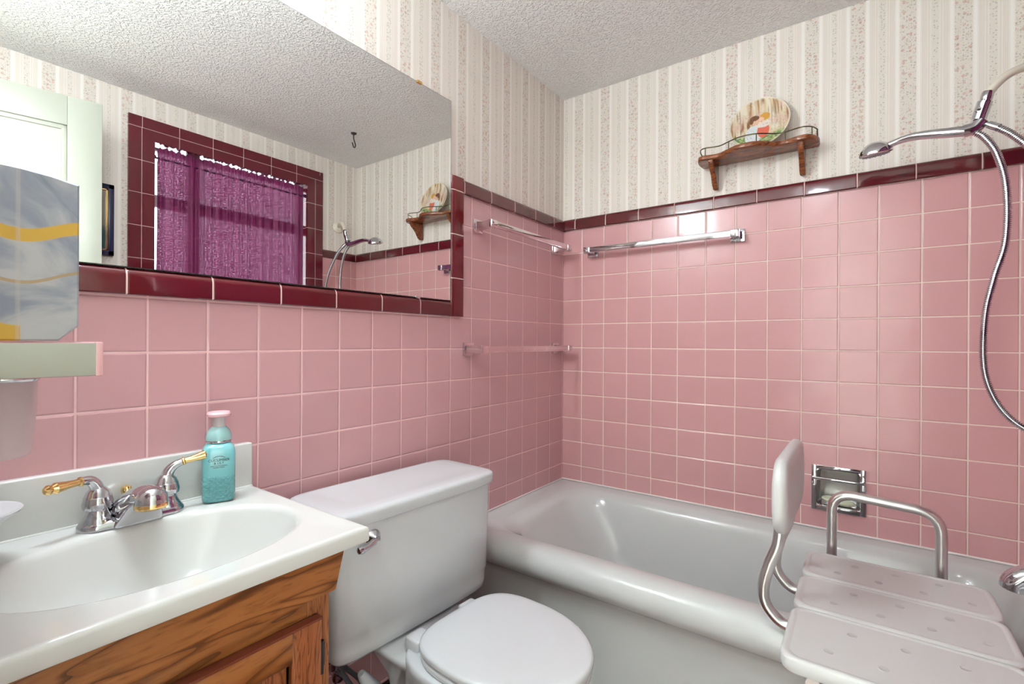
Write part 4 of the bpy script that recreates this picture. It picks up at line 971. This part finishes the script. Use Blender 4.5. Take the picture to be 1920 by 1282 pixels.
# ------------------------------------------------------------------ bath transfer bench
def bench():
    Zs = 0.540
    th = thing('bath_bench', (-0.72, -1.23, 0), 'white plastic transfer bench with aluminium frame straddling the tub rim', 'bench')
    hole_m = pmat('hole_rim', lin(190, 187, 186), 0.4)
    xs = [(-0.412, -0.583), (-0.585, -0.765), (-0.767, -0.985)]
    for (xa, xb) in xs:
        bm = newbm(); y0, y1 = -1.402, -1.030
        R = []
        for d, z, r in ((0.010, Zs - 0.030, 0.03), (0.002, Zs - 0.028, 0.03), (0.0, Zs - 0.020, 0.03), (0.0, Zs - 0.006, 0.03), (0.003, Zs - 0.0015, 0.029), (0.007, Zs, 0.028), (0.012, Zs - 0.0005, 0.026), (0.014, Zs - 0.002, 0.025), (0.016, Zs - 0.002, 0.024)):
            R.append(rrect(xb + d, xa - d, y0 + d, y1 - d, r, z, 6))
        loft(bm, R, True, False)
        # top with drain holes: grid with small dimples
        top = rrect(xb + 0.016, xa - 0.016, y0 + 0.016, y1 - 0.016, 0.024, Zs - 0.002, 6)
        f = bm.faces.new([bm.verts.new(p) for p in top])
        holes = newbm()
        k = 0
        for i in range(2):
            for j in range(4):
                hx = xb + (xa - xb) * (0.3 + 0.4 * i); hy = y1 - 0.075 - j * 0.083 - (0.035 if i else 0.0)
                if hy < y0 + 0.03: continue
                lathe(holes, [(0.0090, -0.0022), (0.0078, -0.0010), (0.0058, -0.0012), (0.0042, -0.0018), (0.0, -0.0018)], M=Matrix.Translation((hx, hy, Zs - 0.0001)), seg=16)
        bmesh.ops.remove_doubles(bm, verts=bm.verts, dist=1e-6)
        nb = len(bm.faces); join(bm, holes); bm.faces.ensure_lookup_table()
        for f_ in bm.faces[nb:]: f_.material_index = 1
        obj('seat_panel', bm, [bench_white, hole_m], th, angle=40)
    # frame rails under the seat
    bm = newbm(); zr = Zs - 0.045
    for y in (-1.085, -1.355): tube(bm, [(-0.33, y, zr), (-0.97, y, zr)], 0.0125, 16)
    for x in (-0.50, -0.90): tube(bm, [(x, -1.06, zr), (x, -1.38, zr)], 0.0115, 16)
    obj('seat_frame', bm, alu, th)
    for x, y, z0 in ((-0.47, -1.12, 0.103), (-0.47, -1.32, 0.103), (-0.885, -1.12, 0.001), (-0.885, -1.32, 0.001)):
        bm = newbm(); sx = 0.0; dyy = 0.02 if y > -1.2 else -0.02
        tube(bm, [(x, y, zr + 0.005), (x + (0.0 if x > -0.6 else -0.02), y + dyy, z0 + 0.03)], 0.0135, 18); lg = obj('leg', bm, alu, th)
        bm = newbm(); lathe(bm, [(0.019, 0), (0.021, 0.004), (0.019, 0.015), (0.016, 0.045), (0.0135, 0.046)], M=Matrix.Translation((x + (0.0 if x > -0.6 else -0.02), y + dyy, z0)), seg=20); subobj('rubber_foot', bm, pmat('grey_rubber_foot', lin(120, 120, 118), 0.7), lg)
    # arm rail on the wall side
    bm = newbm(); x = -0.372
    pth = fillet([(x, -1.085, zr), (x, -1.085, 0.700), (x, -1.318, 0.686), (x, -1.318, zr)], 0.055, 8)
    tube(bm, pth, 0.0125, 20); obj('arm_rail', bm, alu, th)
    # backrest
    for x in (-0.585, -0.775):
        bm = newbm(); pth = smooth_path([(x, -1.10, zr - 0.004), (x, -1.03, zr - 0.004), (x, -1.003, zr + 0.003), (x, -0.978, zr + 0.032), (x, -0.974, zr + 0.070), (x, -0.985, zr + 0.12), (x, -1.003, zr + 0.175), (x, -1.008, zr + 0.25)], 6)
        tube(bm, pth, 0.0122, 18, flat=lambda t: 1.0); obj('back_tube', bm, alu, th)
    bm = newbm(); R = []
    cx_, hx = -0.66, 0.185
    for yy, d in ((-0.996, 0.020), (-0.999, 0.006), (-1.006, 0.0), (-1.018, 0.0), (-1.026, 0.006), (-1.029, 0.020)):
        R.append([(p[0], yy, p[1]) for p in [(a, b) for a, b, c in rrect(cx_ - hx + d, cx_ + hx - d, 0.699 + d, 0.864 - d, 0.055, 0)]])
    loft(bm, R); obj('backrest', bm, bench_white, th, angle=60)
bench()

# ------------------------------------------------------------------ left edge: small shelf, tissue carton, cup, dish
th = thing('mirror_front_shelf', (-2.0, -0.33, 1.08), 'small shelf with pale mirrored front at the left edge, under the marbled carton', 'shelf')
YF = -0.40
bm = newbm(); box(bm, -1.998, -1.828, YF + 0.003, -0.22, 1.0735, 1.1145, 0.002); obj('shelf_board', bm, pmat('pinkish_shelf_board', lin(214, 176, 176), 0.25), th)
bm = newbm(); box(bm, -1.998, -1.829, YF - 0.001, YF + 0.0025, 1.0745, 1.1135, 0.0006); obj('front_strip', bm, pmat('painted_reflection_strip', lin(190, 194, 180), 0.25, spec=0.6), th)  # mirror front: its reflection of the opposite wall is put in as flat colour
bm = newbm(); box(bm, -1.8295, -1.822, YF - 0.0015, -0.22, 1.0735, 1.1150, 0.0015); obj('edge_strip', bm, pmat('pink_clear_edge', lin(240, 186, 190), 0.1, coat=0.6), th)

def carton():
    th = thing('tissue_carton', (-1.87, -0.315, 1.115), 'grey marbled carton with gold bands standing on the small shelf', 'box')
    m = pmat('grey_marbled_card', lin(168, 170, 178), 0.5); n = N(m)
    s = n.add(n.mul(n.x, 2.0), n.mul(n.z, 1.0))
    ns = n.noise(n.vec(n.mul(n.x, 9.0), n.mul(n.y, 9.0), n.mul(n.z, 14.0)), 1.0, 4.0, 1.6)
    col = n.mix(n.step(ns, 0.35, 0.65), lin(140, 146, 160), lin(186, 186, 188))
    diag = n.noise(n.vec(n.mul(n.add(n.x, n.mul(n.z, 0.9)), 34.0), n.mul(n.y, 10.0), n.mul(n.z, 7.0)), 1.0, 3.0, 0.8)
    col = n.mix(n.mul(n.step(diag, 0.58, 0.75), 0.8), col, lin(92, 122, 132))
    w = n.mul(n.M('SINE', n.mul(n.sub(n.x, -1.865), 55.0)), 0.008)
    def vein(zc, h, c, f, col):
        d = n.M('ABSOLUTE', n.sub(n.sub(n.z, zc), w)); return n.mix(n.mul(n.sub(1.0, n.step(d, h, h * 1.3)), f), col, c)
    col = vein(1.243, 0.0065, lin(206, 164, 62), 1.0, col)
    col = vein(1.190, 0.0016, lin(176, 150, 108), 0.9, col)
    col = vein(1.130, 0.010, lin(206, 164, 62), n.M('LESS_THAN', n.x, -1.894), col)
    fold = n.sub(1.0, n.step(n.M('ABSOLUTE', n.sub(n.x, -1.896)), 0.0008, 0.0028)); col = n.mix(n.mul(fold, 0.35), col, lin(196, 188, 182))
    n.color(col)
    # front face outline in x,z with the lower right corner cut; closed prism in y
    def out(o): return [(-1.960 + o, 1.1160 + o), (-1.896, 1.1160 + o), (-1.862, 1.1160 + o), (-1.8435 - o, 1.134 + o * 0.5), (-1.8435 - o, 1.3035 - o), (-1.868, 1.3080 - o), (-1.896, 1.3105 - o), (-1.960 + o, 1.3150 - o)]
    bm = newbm(); rings = []
    for yy, o in ((YF + 0.006, 0.002), (YF + 0.008, 0.0), (-0.24, 0.0), (-0.238, 0.002)): rings.append([(x, yy + (max(0.0, -1.896 - x) * 0.25 if yy < -0.3 else 0.0), z) for x, z in out(o)])
    loft(bm, rings); obj('carton_body', bm, m, th, smooth=False)
carton()
th = thing('frosted_cup', (-1.90, -0.30, 0.98), 'blurry frosted tumbler hanging below the small shelf at the left edge', 'cup')
fm_ = pmat('frosted_plastic', lin(240, 226, 230), 0.5); fm_.node_tree.nodes['Principled BSDF'].inputs['Alpha'].default_value = 0.38
bm = newbm(); lathe(bm, [(0.030, 1.066), (0.0315, 1.070), (0.0300, 1.02), (0.026, 0.975), (0.022, 0.972), (0.020, 0.975), (0.024, 1.02), (0.029, 1.066)], -1.895, -0.30, 36); obj('cup_body', bm, fm_, th)
bm = newbm(); lathe(bm, [(0.033, 1.066), (0.035, 1.0685), (0.035, 1.0735), (0.030, 1.0735), (0.030, 1.066)], -1.895, -0.30, 36); obj('holder_ring', bm, chrome, th)
th = thing('soap_dish', (-1.915, -0.115, 0.787), 'white pedestal soap dish at the left end of the sink top', 'soap dish')
bm = newbm(); lathe(bm, [(0.030, 0.7865), (0.030, 0.790), (0.010, 0.800), (0.009, 0.828), (0.020, 0.838), (0.048, 0.850), (0.066, 0.862), (0.068, 0.866), (0.064, 0.866), (0.045, 0.855), (0, 0.848)], -1.915, -0.115, 44); obj('dish', bm, porcelain, th)
bm = newbm(); bmesh.ops.create_uvsphere(bm, u_segments=28, v_segments=14, radius=1.0, matrix=Matrix.Translation((-1.925, -0.115, 0.862)) @ Matrix.Diagonal((0.040, 0.028, 0.011, 1)))
tag(obj('soap_bar', bm, pmat('blue_soap', lin(120, 178, 214), 0.35)), 'blue bar of soap lying in the white pedestal dish', 'soap')
